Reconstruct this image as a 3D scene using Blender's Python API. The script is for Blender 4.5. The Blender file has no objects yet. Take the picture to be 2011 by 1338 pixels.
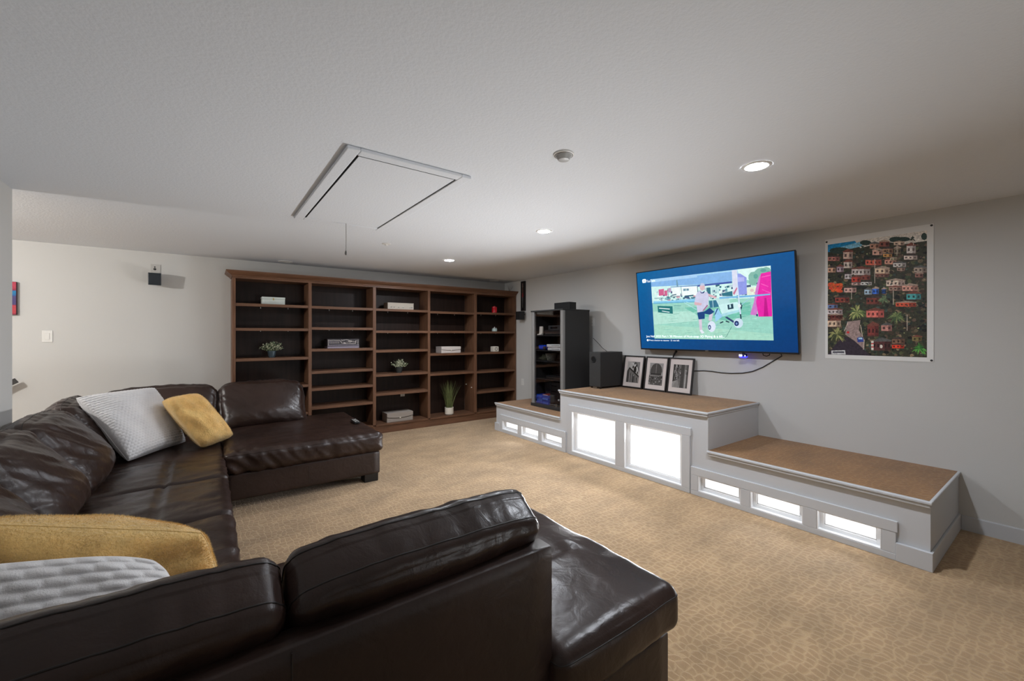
import bpy, math, random
import numpy as np
from mathutils import Vector, Matrix, noise
random.seed(7)
rng = np.random.RandomState(11)
scene = bpy.context.scene
COL = scene.collection

# ------------------------------------------------------------------ camera, world, lights, exposure
H = 1.464
cam_d = bpy.data.cameras.new('camera'); cam = bpy.data.objects.new('camera', cam_d); COL.objects.link(cam)
cam.location = (0, 0, H); cam.rotation_euler = (math.pi/2, 0, -math.radians(36.156))
cam_d.sensor_width = 36; cam_d.lens = 36*823.84/2011; cam_d.shift_y = -10.86/2011; cam_d.clip_start = .02
scene.camera = cam
vs = scene.view_settings
scene.display_settings.display_device = 'sRGB'
vs.view_transform = 'Standard'; vs.look = 'None'; vs.gamma = 1; vs.use_curve_mapping = False
vs.exposure = 0.08
scene.cycles.use_denoising = True
scene.cycles.sample_clamp_indirect = 6
W = bpy.data.worlds.new('world'); scene.world = W; W.use_nodes = True
W.node_tree.nodes['Background'].inputs[0].default_value = (.9, .95, 1, 1)
W.node_tree.nodes['Background'].inputs[1].default_value = .3

DOWNLIGHT = 900.0
def area(name, loc, rot, sx, sy, power, col, spread=180):
    d = bpy.data.lights.new(name, 'AREA'); d.shape = 'RECTANGLE'; d.size = sx; d.size_y = sy; d.energy = power; d.color = col; d.spread = math.radians(spread)
    o = bpy.data.objects.new(name, d); COL.objects.link(o); o.location = loc; o.rotation_euler = rot
    return o
# the photographer's flash, bounced off the ceiling from behind the camera
area('bounce_flash', (.9, -.9, .6), (math.radians(180), 0, 0), 1.2, 1.2, 2.6, (.93, .98, 1))
# daylight thrown up into the room through the low platform windows (bright ground outside and below them)
for y_, z_, w_, h_, p_ in ((3.37, .30, .56, .09, 15), (2.58, .30, .56, .09, 15), (1.44, .11, .26, .05, 2), (.98, .11, .26, .05, 2), (4.54, .11, .26, .05, 2)):
    area('window_daylight', (3.640, y_, z_), (0, math.radians(90+31), 0), h_, w_, p_, (.96, .975, 1), 124)
# unseen spot added as fill, to brighten the far ceiling
sd = bpy.data.lights.new('far_ceiling_fill', 'SPOT'); sd.energy = 110; sd.color = (.96, .98, 1); sd.shadow_soft_size = .35; sd.spot_size = math.radians(54); sd.spot_blend = 1
so = bpy.data.objects.new('far_ceiling_fill', sd); COL.objects.link(so); so.location = (2.1, -1.45, .55)
so.rotation_euler = (Vector((1.0, 3.9, 2.45))-Vector(so.location)).to_track_quat('-Z', 'Y').to_euler()
# the lamp over the stairwell beyond the left wall
pd = bpy.data.lights.new('stairwell_lamp', 'POINT'); pd.energy = 115; pd.color = (1, .97, .93); pd.shadow_soft_size = .05
po = bpy.data.objects.new('stairwell_lamp', pd); COL.objects.link(po); po.location = (-2.6, 4.42, 2.2)

# ------------------------------------------------------------------ materials
def lin(c):
    r = []
    for v in c[:3]:
        v = v/255 if max(c) > 1 else v
        r.append(v/12.92 if v <= .04045 else ((v+.055)/1.055)**2.4)
    return tuple(r)
def mat(name, col, rough=.6, metal=0, spec=.5, emit=None, estr=0, bump=None, vary=None, coat=0, sheen=0):
    m = bpy.data.materials.new(name); m.use_nodes = True; nt = m.node_tree; b = nt.nodes['Principled BSDF']
    c = lin(col)
    b.inputs['Base Color'].default_value = (*c, 1); b.inputs['Roughness'].default_value = rough; b.inputs['Metallic'].default_value = metal
    b.inputs['Specular IOR Level'].default_value = spec; b.inputs['Coat Weight'].default_value = coat
    if sheen: b.inputs['Sheen Weight'].default_value = sheen
    if emit: b.inputs['Emission Color'].default_value = (*lin(emit), 1); b.inputs['Emission Strength'].default_value = estr
    tc = nt.nodes.new('ShaderNodeTexCoord')
    def tex(scale, stretch=(1, 1, 1), detail=4, rgh=.55, dist=0):
        mp = nt.nodes.new('ShaderNodeMapping'); mp.inputs['Scale'].default_value = stretch
        n = nt.nodes.new('ShaderNodeTexNoise'); n.inputs['Scale'].default_value = scale; n.inputs['Detail'].default_value = detail
        n.inputs['Roughness'].default_value = rgh; n.inputs['Distortion'].default_value = dist
        nt.links.new(tc.outputs['Object'], mp.inputs[0]); nt.links.new(mp.outputs[0], n.inputs['Vector'])
        return n
    if vary:
        sc, st, lo, hi = vary
        n = tex(sc, st); r = nt.nodes.new('ShaderNodeValToRGB')
        r.color_ramp.elements[0].color = (*[x*lo for x in c], 1); r.color_ramp.elements[1].color = (*[min(1, x*hi) for x in c], 1)
        r.color_ramp.elements[0].position = .3; r.color_ramp.elements[1].position = .7
        nt.links.new(n.outputs[0], r.inputs[0]); nt.links.new(r.outputs[0], b.inputs['Base Color'])
    if bump:
        sc, st, strength, dist = bump
        n = tex(sc, st); bp = nt.nodes.new('ShaderNodeBump'); bp.inputs['Strength'].default_value = strength; bp.inputs['Distance'].default_value = dist
        nt.links.new(n.outputs[0], bp.inputs['Height']); nt.links.new(bp.outputs[0], b.inputs['Normal'])
    return m
I3 = (1, 1, 1)
M = {}
M['wall'] = mat('wall_paint', (203, 202, 199), .85, spec=.2, bump=(160, I3, .25, .002))
M['ceil'] = mat('ceiling_paint', (226, 230, 235), .9, spec=.15, bump=(70, I3, .5, .004))
M['trim'] = mat('white_trim_paint', (200, 202, 205), .45, spec=.4)
M['trim2'] = mat('white_window_sash', (236, 237, 238), .4, spec=.4)
M['plastic'] = mat('white_plastic', (225, 224, 220), .4)
M['walnut_v'] = mat('walnut_upright_grain', (110, 78, 58), .42, spec=.3, vary=(5, (9, 9, .7), .72, 1.25), bump=(40, (6, 6, .5), .12, .002))
M['walnut_h'] = mat('walnut_shelf_grain', (110, 78, 58), .42, spec=.3, vary=(5, (.7, 9, 9), .72, 1.25), bump=(40, (.5, 6, 6), .12, .002))
M['walnut_b'] = mat('walnut_back_shaded_grain', (44, 31, 25), .42, spec=.2, vary=(4, (6, 6, .5), .75, 1.2))  # same walnut, its colour darkened for the shade inside the bays
M['dark'] = mat('dark_gap', (22, 21, 20), .9, spec=.1)
M['black'] = mat('black_plastic', (24, 25, 27), .38, spec=.45)
M['blackmatte'] = mat('black_laminate', (48, 47, 47), .55, spec=.4, bump=(300, I3, .05, .001))
M['gloss'] = mat('gloss_black', (14, 14, 16), .12, spec=.5)
M['cable'] = mat('black_cable', (16, 16, 17), .5)
M['silver'] = mat('silver_column', (128, 126, 124), .5, metal=.15)
M['metal'] = mat('brushed_metal', (180, 180, 178), .3, metal=1)
M['shelfglass'] = mat('dark_shelf', (46, 44, 44), .25, spec=.5)
M['mat_board'] = mat('picture_mat', (214, 203, 198), .8)
M['frameblack'] = mat('black_picture_frame', (30, 26, 25), .35)
M['lens'] = mat('downlight_lens', (255, 255, 255), .5, emit=(240, 246, 255), estr=DOWNLIGHT)
M['pane'] = mat('frosted_lit_pane', (235, 238, 240), .3, emit=(246, 250, 255), estr=1.25)
M['leather'] = None
M['fur'] = mat('mustard_fur', (242, 202, 128), .85, spec=.2, sheen=.5, vary=(16, I3, .86, 1.1), bump=(90, I3, .8, .01))
M['knit'] = mat('white_knit', (226, 224, 224), .85, spec=.2, sheen=.2, bump=(220, I3, .5, .004))
M['chrome'] = mat('chrome', (200, 200, 200), .15, metal=1)
M['cream'] = mat('cream_ceramic', (226, 218, 204), .35)
M['leafdark'] = mat('green_leaf', (96, 110, 82), .6, vary=(60, I3, .7, 1.25))
M['leafpale'] = mat('pale_leaf', (196, 196, 168), .6)
M['grass'] = mat('grass_blade', (112, 120, 70), .55, vary=(9, I3, .6, 1.3))
M['tin'] = mat('blue_grey_tin_pot', (66, 80, 88), .35, metal=.4)
M['darkpot'] = mat('charcoal_pot', (38, 42, 42), .5)
M['box_white'] = mat('whitewashed_box', (206, 214, 208), .7, vary=(6, (1, 1, 6), .85, 1.08))
M['box_beige'] = mat('beige_box', (188, 178, 164), .65)
M['box_beige2'] = mat('pale_linen_box', (214, 204, 196), .7)
M['box_grey'] = mat('taupe_linen_box', (158, 148, 138), .75, bump=(300, I3, .2, .002))
M['box_side'] = mat('dark_box_side', (44, 42, 42), .7)
M['red'] = mat('red_glass', (190, 18, 34), .15, spec=.6)
M['mint'] = mat('pale_mint_glass', (190, 210, 206), .2)
M['blue'] = mat('blue_plastic', (10, 62, 190), .3)
M['redp'] = mat('red_plastic', (150, 30, 30), .4)
M['wicker'] = mat('grey_wicker', (96, 92, 84), .8)
M['brass'] = mat('brass', (190, 170, 120), .3, metal=1)

def leather(name, col, rough):
    m = bpy.data.materials.new(name); m.use_nodes = True; nt = m.node_tree; b = nt.nodes['Principled BSDF']
    c = lin(col)
    tc = nt.nodes.new('ShaderNodeTexCoord')
    n1 = nt.nodes.new('ShaderNodeTexNoise'); n1.inputs['Scale'].default_value = 3.5; n1.inputs['Detail'].default_value = 5
    r = nt.nodes.new('ShaderNodeValToRGB'); r.color_ramp.elements[0].color = (*[x*.75 for x in c], 1); r.color_ramp.elements[1].color = (*[x*1.3 for x in c], 1)
    r.color_ramp.elements[0].position = .3; r.color_ramp.elements[1].position = .72
    rr = nt.nodes.new('ShaderNodeMapRange'); rr.inputs['To Min'].default_value = rough-.08; rr.inputs['To Max'].default_value = rough+.1
    v = nt.nodes.new('ShaderNodeTexVoronoi'); v.inputs['Scale'].default_value = 260
    n2 = nt.nodes.new('ShaderNodeTexNoise'); n2.inputs['Scale'].default_value = 14; n2.inputs['Detail'].default_value = 6; n2.inputs['Distortion'].default_value = .6
    b1 = nt.nodes.new('ShaderNodeBump'); b1.inputs['Strength'].default_value = .12; b1.inputs['Distance'].default_value = .001
    b2 = nt.nodes.new('ShaderNodeBump'); b2.inputs['Strength'].default_value = .34; b2.inputs['Distance'].default_value = .012
    L = nt.links.new
    for n in (n1, v, n2): L(tc.outputs['Object'], n.inputs['Vector'])
    L(n1.outputs[0], r.inputs[0]); L(r.outputs[0], b.inputs['Base Color']); L(n1.outputs[0], rr.inputs[0]); L(rr.outputs[0], b.inputs['Roughness'])
    L(n2.outputs[0], b2.inputs['Height']); L(v.outputs['Distance'], b1.inputs['Height']); L(b2.outputs[0], b1.inputs['Normal']); L(b1.outputs[0], b.inputs['Normal'])
    b.inputs['Specular IOR Level'].default_value = .42
    return m
M['leather'] = leather('dark_brown_leather', (47, 33, 28), .32)
M['leather_flat'] = leather('dark_brown_leather_panel', (46, 32, 27), .45)
M['stitch'] = mat('leather_welt', (24, 17, 15), .5)
M['foot'] = mat('black_wood_foot', (22, 17, 15), .5)

def carpet(name, c_cell, c_line):
    m = bpy.data.materials.new(name); m.use_nodes = True; nt = m.node_tree; b = nt.nodes['Principled BSDF']; L = nt.links.new
    tc = nt.nodes.new('ShaderNodeTexCoord')
    nd = nt.nodes.new('ShaderNodeTexNoise'); nd.inputs['Scale'].default_value = 7; nd.inputs['Detail'].default_value = 2
    mixv = nt.nodes.new('ShaderNodeVectorMath'); mixv.operation = 'MULTIPLY_ADD'; mixv.inputs[1].default_value = (.09, .09, 0)
    mp = nt.nodes.new('ShaderNodeMapping'); mp.inputs['Scale'].default_value = (27, 22, 1)
    v = nt.nodes.new('ShaderNodeTexVoronoi'); v.feature = 'DISTANCE_TO_EDGE'; v.inputs['Scale'].default_value = 1; v.inputs['Randomness'].default_value = .48
    L(tc.outputs['Object'], nd.inputs['Vector']); L(nd.outputs['Color'], mixv.inputs[0]); L(tc.outputs['Object'], mixv.inputs[2]); L(mixv.outputs[0], mp.inputs[0]); L(mp.outputs[0], v.inputs['Vector'])
    ramp = nt.nodes.new('ShaderNodeValToRGB'); ramp.color_ramp.elements[0].color = (*lin(c_line), 1); ramp.color_ramp.elements[1].color = (*lin(c_cell), 1)
    ramp.color_ramp.elements[0].position = .03; ramp.color_ramp.elements[1].position = .2
    L(v.outputs['Distance'], ramp.inputs[0])
    big = nt.nodes.new('ShaderNodeTexNoise'); big.inputs['Scale'].default_value = 2.2; big.inputs['Detail'].default_value = 6; big.inputs['Roughness'].default_value = .65
    bm = nt.nodes.new('ShaderNodeMapping'); bm.inputs['Scale'].default_value = (1, 1.6, 1); L(tc.outputs['Object'], bm.inputs[0]); L(bm.outputs[0], big.inputs['Vector'])
    br = nt.nodes.new('ShaderNodeMapRange'); br.inputs['From Min'].default_value = .3; br.inputs['From Max'].default_value = .7; br.inputs['To Min'].default_value = .76; br.inputs['To Max'].default_value = 1.2
    L(big.outputs[0], br.inputs[0])
    mul = nt.nodes.new('ShaderNodeMixRGB'); mul.blend_type = 'MULTIPLY'; mul.inputs[0].default_value = 1
    L(ramp.outputs[0], mul.inputs[1]); L(br.outputs[0], mul.inputs[2])
    fine = nt.nodes.new('ShaderNodeTexNoise'); fine.inputs['Scale'].default_value = 260; fine.inputs['Detail'].default_value = 3
    L(tc.outputs['Object'], fine.inputs['Vector'])
    fr = nt.nodes.new('ShaderNodeMapRange'); fr.inputs['To Min'].default_value = .72; fr.inputs['To Max'].default_value = 1.28; L(fine.outputs[0], fr.inputs[0])
    mul2 = nt.nodes.new('ShaderNodeMixRGB'); mul2.blend_type = 'MULTIPLY'; mul2.inputs[0].default_value = 1
    L(mul.outputs[0], mul2.inputs[1]); L(fr.outputs[0], mul2.inputs[2]); L(mul2.outputs[0], b.inputs['Base Color'])
    b.inputs['Roughness'].default_value = .95; b.inputs['Specular IOR Level'].default_value = .1
    b.inputs['Sheen Weight'].default_value = .25
    bp = nt.nodes.new('ShaderNodeBump'); bp.inputs['Strength'].default_value = .4; bp.inputs['Distance'].default_value = .005
    ad = nt.nodes.new('ShaderNodeMath'); ad.operation = 'ADD'; L(fine.outputs[0], ad.inputs[0])
    sm = nt.nodes.new('ShaderNodeMapRange'); sm.inputs['From Max'].default_value = .15; sm.inputs['To Min'].default_value = 0; sm.inputs['To Max'].default_value = 1.2; L(v.outputs['Distance'], sm.inputs[0]); L(sm.outputs[0], ad.inputs[1])
    L(ad.outputs[0], bp.inputs['Height']); L(bp.outputs[0], b.inputs['Normal'])
    return m
M['carpet'] = carpet('tan_cut_loop_carpet', (168, 138, 103), (186, 157, 120))
M['carpet2'] = carpet('tan_platform_carpet', (140, 100, 60), (154, 114, 72))

def vcol(name, emit=0, gain=1, rough=.6, spec=.3, mott=60, amt=.12):
    m = bpy.data.materials.new(name); m.use_nodes = True; nt = m.node_tree; b = nt.nodes['Principled BSDF']
    vc = nt.nodes.new('ShaderNodeVertexColor'); vc.layer_name = 'Col'
    # fine photographic mottling of the picture
    tc = nt.nodes.new('ShaderNodeTexCoord'); n = nt.nodes.new('ShaderNodeTexNoise'); n.inputs['Scale'].default_value = mott; n.inputs['Detail'].default_value = 8; n.inputs['Roughness'].default_value = .7
    r = nt.nodes.new('ShaderNodeMapRange'); r.inputs['From Min'].default_value = .3; r.inputs['From Max'].default_value = .7; r.inputs['To Min'].default_value = 1-amt; r.inputs['To Max'].default_value = 1+amt
    a = nt.nodes.new('ShaderNodeMixRGB'); a.blend_type = 'MULTIPLY'; a.inputs[0].default_value = 1
    nt.links.new(tc.outputs['Object'], n.inputs['Vector']); nt.links.new(n.outputs[0], r.inputs[0]); nt.links.new(vc.outputs[0], a.inputs[1]); nt.links.new(r.outputs[0], a.inputs[2])
    if emit:
        nt.links.new(a.outputs[0], b.inputs['Emission Color']); b.inputs['Emission Strength'].default_value = emit; b.inputs['Base Color'].default_value = (.01, .01, .01, 1)
    else: nt.links.new(a.outputs[0], b.inputs['Base Color'])
    b.inputs['Roughness'].default_value = rough; b.inputs['Specular IOR Level'].default_value = spec
    return m
M['screen'] = vcol('lit_screen', emit=1.0, rough=.12, spec=.35, mott=26, amt=.10)
M['print'] = vcol('printed_ink', rough=.5, mott=70, amt=.5)
M['print_matte'] = vcol('printed_photo', rough=.6, mott=90, amt=.3)
M['screentext'] = mat('screen_white', (240, 248, 250), .3, emit=(240, 250, 252), estr=1.0)
M['led'] = mat('blue_led', (40, 40, 255), .3, emit=(40, 40, 255), estr=3)
M['ledw'] = mat('white_led', (255, 255, 255), .3, emit=(240, 240, 255), estr=4)
gm = bpy.data.materials.new('smoked_glass'); gm.use_nodes = True; nt = gm.node_tree; nt.nodes.clear()
o_ = nt.nodes.new('ShaderNodeOutputMaterial'); t_ = nt.nodes.new('ShaderNodeBsdfTransparent'); t_.inputs[0].default_value = (.88, .88, .89, 1)
g_ = nt.nodes.new('ShaderNodeBsdfGlossy'); g_.inputs['Roughness'].default_value = .03; x_ = nt.nodes.new('ShaderNodeMixShader'); f_ = nt.nodes.new('ShaderNodeLayerWeight'); f_.inputs[0].default_value = .12
nt.links.new(f_.outputs['Facing'], x_.inputs[0]); nt.links.new(t_.outputs[0], x_.inputs[1]); nt.links.new(g_.outputs[0], x_.inputs[2]); nt.links.new(x_.outputs[0], o_.inputs[0])
M['glass'] = gm

# ------------------------------------------------------------------ mesh helpers
class MB:
    def __init__(s): s.v = []; s.f = []; s.c = []
    def add(s, vs, fs):
        n = len(s.v); s.v += [tuple(v) for v in vs]; s.f += [tuple(i+n for i in f) for f in fs]; return s
    def box(s, x0, x1, y0, y1, z0, z1):
        return s.add([(x0,y0,z0),(x1,y0,z0),(x1,y1,z0),(x0,y1,z0),(x0,y0,z1),(x1,y0,z1),(x1,y1,z1),(x0,y1,z1)],
                     [(3,2,1,0),(4,5,6,7),(0,1,5,4),(1,2,6,5),(2,3,7,6),(3,0,4,7)])
    def obox(s, c, ax, h):
        c = Vector(c); X, Y, Z = [Vector(a)*k for a, k in zip(ax, h)]
        vs = [c+sx*X+sy*Y+sz*Z for sz in (-1,1) for sx, sy in ((-1,-1),(1,-1),(1,1),(-1,1))]
        return s.add(vs, [(3,2,1,0),(4,5,6,7),(0,1,5,4),(1,2,6,5),(2,3,7,6),(3,0,4,7)])
    def lathe(s, c, prof, n=24, axis='z', cap=True):
        vs = []
        for r, z in prof:
            for i in range(n):
                a = 2*math.pi*i/n; p = (r*math.cos(a), r*math.sin(a), z)
                if axis == 'x': p = (p[2], p[0], p[1])
                if axis == 'y': p = (p[0], p[2], p[1])
                vs.append((c[0]+p[0], c[1]+p[1], c[2]+p[2]))
        fs = []
        for k in range(len(prof)-1):
            for i in range(n):
                j = (i+1) % n; q = (k*n+i, k*n+j, (k+1)*n+j, (k+1)*n+i); fs.append(q[::-1] if axis == 'y' else q)
        if cap:
            fs.append(tuple(range(n))[::-1]); fs.append(tuple((len(prof)-1)*n+i for i in range(n)))
        return s.add(vs, fs)
    def tube(s, pts, r, n=8, closed=False):
        pts = [Vector(p) for p in pts]; m = len(pts); vs = []; up = None
        for k, p in enumerate(pts):
            a = pts[(k-1) % m] if (k or closed) else p; b = pts[(k+1) % m] if (k < m-1 or closed) else p
            t = (b-a); t = t.normalized() if t.length > 1e-9 else Vector((0,0,1))
            if up is None: up = Vector((0,0,1)) if abs(t.z) < .9 else Vector((1,0,0))
            x = t.cross(up); x = x.normalized() if x.length > 1e-6 else t.orthogonal().normalized(); y = x.cross(t); up = y
            rr = r[k] if isinstance(r, (list, tuple)) else r
            for i in range(n):
                th = 2*math.pi*i/n; vs.append(p + (x*math.cos(th)+y*math.sin(th))*rr)
        fs = []
        for k in range(m if closed else m-1):
            k2 = (k+1) % m
            for i in range(n):
                j = (i+1) % n; fs.append((k*n+i, k*n+j, k2*n+j, k2*n+i))
        if not closed: fs += [tuple(range(n))[::-1], tuple((m-1)*n+i for i in range(n))]
        return s.add(vs, fs)
    def prism(s, pts, axis, a0, a1):
        n = len(pts)
        def P(p, a): return (a, p[0], p[1]) if axis == 'x' else ((p[0], a, p[1]) if axis == 'y' else (p[0], p[1], a))
        vs = [P(p, a0) for p in pts]+[P(p, a1) for p in pts]
        fs = [tuple(range(n))[::-1], tuple(range(n, 2*n))]+[(i, (i+1) % n, n+(i+1) % n, n+i) for i in range(n)]
        return s.add(vs, fs)

def off(o):
    p = Vector((0,0,0))
    while o: p += o.location; o = o.parent
    return p
def obj(name, mb, m, parent=None, smooth=False, bevel=0, seg=2, colors=None, local=False, **kw):
    me = bpy.data.meshes.new(name)
    o_ = Vector((0,0,0)) if local else off(parent)
    me.from_pydata([tuple(Vector(v)-o_) for v in mb.v], [], mb.f); me.update()
    if isinstance(m, str): m = M[m]
    me.materials.append(m)
    if smooth:
        me.polygons.foreach_set('use_smooth', [True]*len(me.polygons))
        if smooth != True: me.set_sharp_from_angle(angle=math.radians(smooth))
    o = bpy.data.objects.new(name, me); COL.objects.link(o); o.parent = parent
    if bevel:
        b = o.modifiers.new('bevel', 'BEVEL'); b.width = bevel; b.segments = seg; b.limit_method = 'ANGLE'; b.angle_limit = math.radians(40); b.harden_normals = False
    for k, v in kw.items(): o[k] = v
    return o
def fixn(o):
    import bmesh
    bm = bmesh.new(); bm.from_mesh(o.data); bmesh.ops.recalc_face_normals(bm, faces=bm.faces); bm.to_mesh(o.data); bm.free(); return o
def tag(o, label, cat, group=None):
    o['label'] = label; o['category'] = cat
    if group: o['group'] = group
    return o
def thing(name, label, cat, loc, group=None, rot=None):
    o = bpy.data.objects.new(name, None); COL.objects.link(o); o.location = loc; o.empty_display_size = .1
    if rot: o.rotation_euler = rot
    return tag(o, label, cat, group)
def struct(name, mb, m, **kw):
    o = obj(name, mb, m, **kw); o['kind'] = 'structure'; return o
def B(*a): return MB().box(*a)
def text_mesh(name, body, size, m, parent, to_world, extrude=0, width=None):
    cu = bpy.data.curves.new(name, 'FONT'); cu.body = body; cu.size = size; cu.extrude = extrude; cu.resolution_u = 3
    t = bpy.data.objects.new(name+'_tmp', cu); COL.objects.link(t)
    dg = bpy.context.evaluated_depsgraph_get(); dg.update()
    me0 = bpy.data.meshes.new_from_object(t.evaluated_get(dg))
    vs = [v.co.copy() for v in me0.vertices]; fs = [tuple(p.vertices) for p in me0.polygons]
    bpy.data.objects.remove(t); bpy.data.curves.remove(cu); bpy.data.meshes.remove(me0)
    if width:
        x0 = min(v.x for v in vs); x1 = max(v.x for v in vs); k = width/(x1-x0)
        for v in vs: v.x = (v.x-x0)*k
    mb = MB(); mb.add([to_world(v.x, v.y, v.z) for v in vs], fs)
    return obj(name, mb, m, parent)
def flat_picture(name, polys, m, parent, P, gain=1.0, step=.00006, bg=None, **kw):
    """flat printed or lit picture: coloured polygons on one plane; P(u, v, lift) gives the point"""
    mb = MB(); cols = []
    if bg:
        n = 6
        for i in range(n):
            for j in range(n):
                q = [(i/n, j/n), ((i+1)/n, j/n), ((i+1)/n, (j+1)/n), (i/n, (j+1)/n)]
                mb.add([P(u, v, 0) for u, v in q], [(3, 2, 1, 0)])
                for u, v in q[::-1]: cols.append([lin([(bg[0][k]*(1-u)+bg[1][k]*u)*(1-v)+(bg[3][k]*(1-u)+bg[2][k]*u)*v for k in range(3)])[k]*gain for k in range(3)])
    lay = 1
    for c, p in polys:
        pts = [(p[i]/1000, p[i+1]/1000) for i in range(0, len(p), 2)]
        a = sum(pts[i][0]*pts[(i+1) % len(pts)][1]-pts[(i+1) % len(pts)][0]*pts[i][1] for i in range(len(pts)))
        if a > 0: pts = pts[::-1]
        mb.add([P(u, v, lay*step) for u, v in pts], [tuple(range(len(pts)))]); lay += 1
        lc = [min(.9, x*gain) for x in lin(c)]
        cols += [lc]*len(pts)
    o = obj(name, mb, m, parent, **kw)
    ca = o.data.color_attributes.new('Col', 'FLOAT_COLOR', 'CORNER')
    ca.data.foreach_set('color', np.array([[*c, 1] for c in cols], 'f').ravel())
    return o

def cushion(name, parent, m, centre, axes, h, r, bulge=(0, 0, 0), wr=(), grooves=(), n=30, shape=None, seams=(), seam_r=.0024):
    """rounded, crowned and wrinkled upholstery block; p runs over the cube -1..1"""
    h = np.array(h, float); A = np.array(axes, float); c0 = np.array(centre, float)
    def D(p):
        q = p*h; inner = np.clip(q, -(h-r), h-r); d = q-inner; l = np.linalg.norm(d, axis=1, keepdims=True); l[l < 1e-9] = 1
        s = inner+r*d/l
        nrm = d/l
        for a in range(3):
            b, c = (a+1) % 3, (a+2) % 3
            s[:, a] += bulge[a]*p[:, a]*np.clip(1-p[:, b]**2, 0, 1)*np.clip(1-p[:, c]**2, 0, 1)
        for ax, pos, fa, sg, dep, w, lo, hi, oa in grooves:
            on = (nrm[:, fa]*sg > .5)*(p[:, oa] >= lo)*(p[:, oa] <= hi)
            s[:, fa] -= sg*dep*np.exp(-((s[:, ax]-pos*h[ax])/w)**2)*on
        if len(wr):
            for i in range(len(s)):
                x = s[i]
                for amp, mm, seed, ridged, mask in wr:
                    k = mask(p[i]) if mask else 1
                    if k <= 0: continue
                    nv = noise.noise(Vector(mm @ x)+Vector((seed, seed*.7, -seed)))
                    nv = (1-2*abs(nv)) if ridged else nv
                    s[i] = s[i]+nrm[i]*(amp*k*nv)
        if shape: s = shape(s, p)
        return c0+s@A
    g = np.linspace(-1, 1, n+1); g = np.sign(g)*np.abs(g)**.85
    idx = {}; pts = []; fs = []
    def vid(p):
        k = tuple(np.round(p, 6))
        if k not in idx: idx[k] = len(pts); pts.append(p)
        return idx[k]
    for a in range(3):
        b, c = (a+1) % 3, (a+2) % 3
        for sg in (-1, 1):
            ids = np.zeros((n+1, n+1), int)
            for i in range(n+1):
                for j in range(n+1):
                    p = [0, 0, 0]; p[a] = float(sg); p[b] = g[i]; p[c] = g[j]; ids[i, j] = vid(p)
            for i in range(n):
                for j in range(n):
                    q = (ids[i, j], ids[i+1, j], ids[i+1, j+1], ids[i, j+1]); fs.append(q if sg > 0 else q[::-1])
    V = D(np.array(pts))
    mb = MB(); mb.v = [tuple(v) for v in V]; mb.f = [tuple(int(i) for i in f) for f in fs]
    o = obj(name, mb, m, parent, smooth=True)
    for path, closed in seams:
        q = D(np.array(path, float)); obj('seam', MB().tube([tuple(v) for v in q], seam_r, 6, closed), 'stitch', o, smooth=True)
    return o
def rot_to(stretch, ang=0, plane=(0, 2)):
    m = np.eye(3); a, b = plane; c, s = math.cos(ang), math.sin(ang)
    m[a, a] = c; m[a, b] = s; m[b, a] = -s; m[b, b] = c
    return np.diag(stretch) @ m
def edge_loop(a, va, k=40, inset=1.0):
    b, c = (a+1) % 3, (a+2) % 3; out = []
    for i in range(4*k):
        t = i/k; s_ = int(t); f = -1+2*(t-s_); u, v = [(f, -1), (1, f), (-f, 1), (-1, -f)][s_]
        p = [0, 0, 0]; p[a] = va; p[b] = u*inset; p[c] = v*inset; out.append(p)
    return out
# ------------------------------------------------------------------ room shell
ZC = 2.448; XW = 4.608; YB = 6.54; XL = -1.05; YL = 4.264; YR = -1.7; XH = -4.0
struct('floor', B(XH-.1, XW+.1, YR-.1, YB+.1, -.1, 0), 'carpet')
struct('ceiling', B(XH-.1, XW+.1, YR-.1, YB+.1, ZC, ZC+.1), 'ceil')
struct('wall_back', B(XH-.1, XW+.1, YB, YB+.1, 0, ZC), 'wall')
struct('wall_right', B(XW, XW+.1, YR-.1, YB, 0, ZC), 'wall')
struct('wall_left', B(XL-.12, XL, YR, YL, 0, ZC), 'wall')
struct('wall_rear', B(XL-.12, XW, YR-.1, YR, 0, ZC), 'wall')
struct('wall_hall', B(XH-.1, XH, 2.4, YB, 0, ZC), 'wall')
struct('wall_stair', B(XH, XL-.12, 2.3, 2.4, 0, ZC), 'wall')
def baseboard(name, x0, x1, y0, y1):
    mb = MB().prism([(x1, 0), (x1, .108), (x0+.006, .108), (x0, .102), (x0, 0)], 'y', y0, y1)
    fixn(struct(name, mb, 'trim'))
baseboard('baseboard_right', XW-.014, XW, YR, .553)

# ------------------------------------------------------------------ stepped media platform
pl = thing('media_platform', 'long white three-level platform with carpeted tops and glowing frosted windows under the television', 'platform', (4.1, 2.97, 0))
XF = 3.630; XK = 3.611
LV = [(3.93, 5.376, .4243), (1.995, 3.93, .770), (.569, 1.995, .4325)]
HOLES = [[(4.807, 5.195, .045, .175), (4.348, 4.726, .045, .175), (3.884, 4.277, .045, .175)],
         [(3.031, 3.709, .043, .531), (2.241, 2.916, .043, .531)],
         [(1.704, 2.080, .043, .182), (1.252, 1.629, .043, .182), (.800, 1.164, .043, .182)]]
ALLH = [h for hs in HOLES for h in hs]
mb = MB()
def holed(mb, x0, x1, y0, y1, z0, z1, holes):
    ys = sorted({y0, y1, *[min(max(v, y0), y1) for h in holes for v in h[:2]]})
    for a, b in zip(ys[:-1], ys[1:]):
        hs = [h for h in holes if h[0] < (a+b)/2 < h[1]]
        if not hs: mb.box(x0, x1, a, b, z0, z1)
        else:
            mb.box(x0, x1, a, b, z0, hs[0][2]); mb.box(x0, x1, a, b, hs[0][3], z1)
holed(mb, XF, XF+.02, 3.93, 5.376, 0, .42, [(max(h[0], 3.93), h[1], h[2], h[3]) for h in HOLES[0]])
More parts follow.
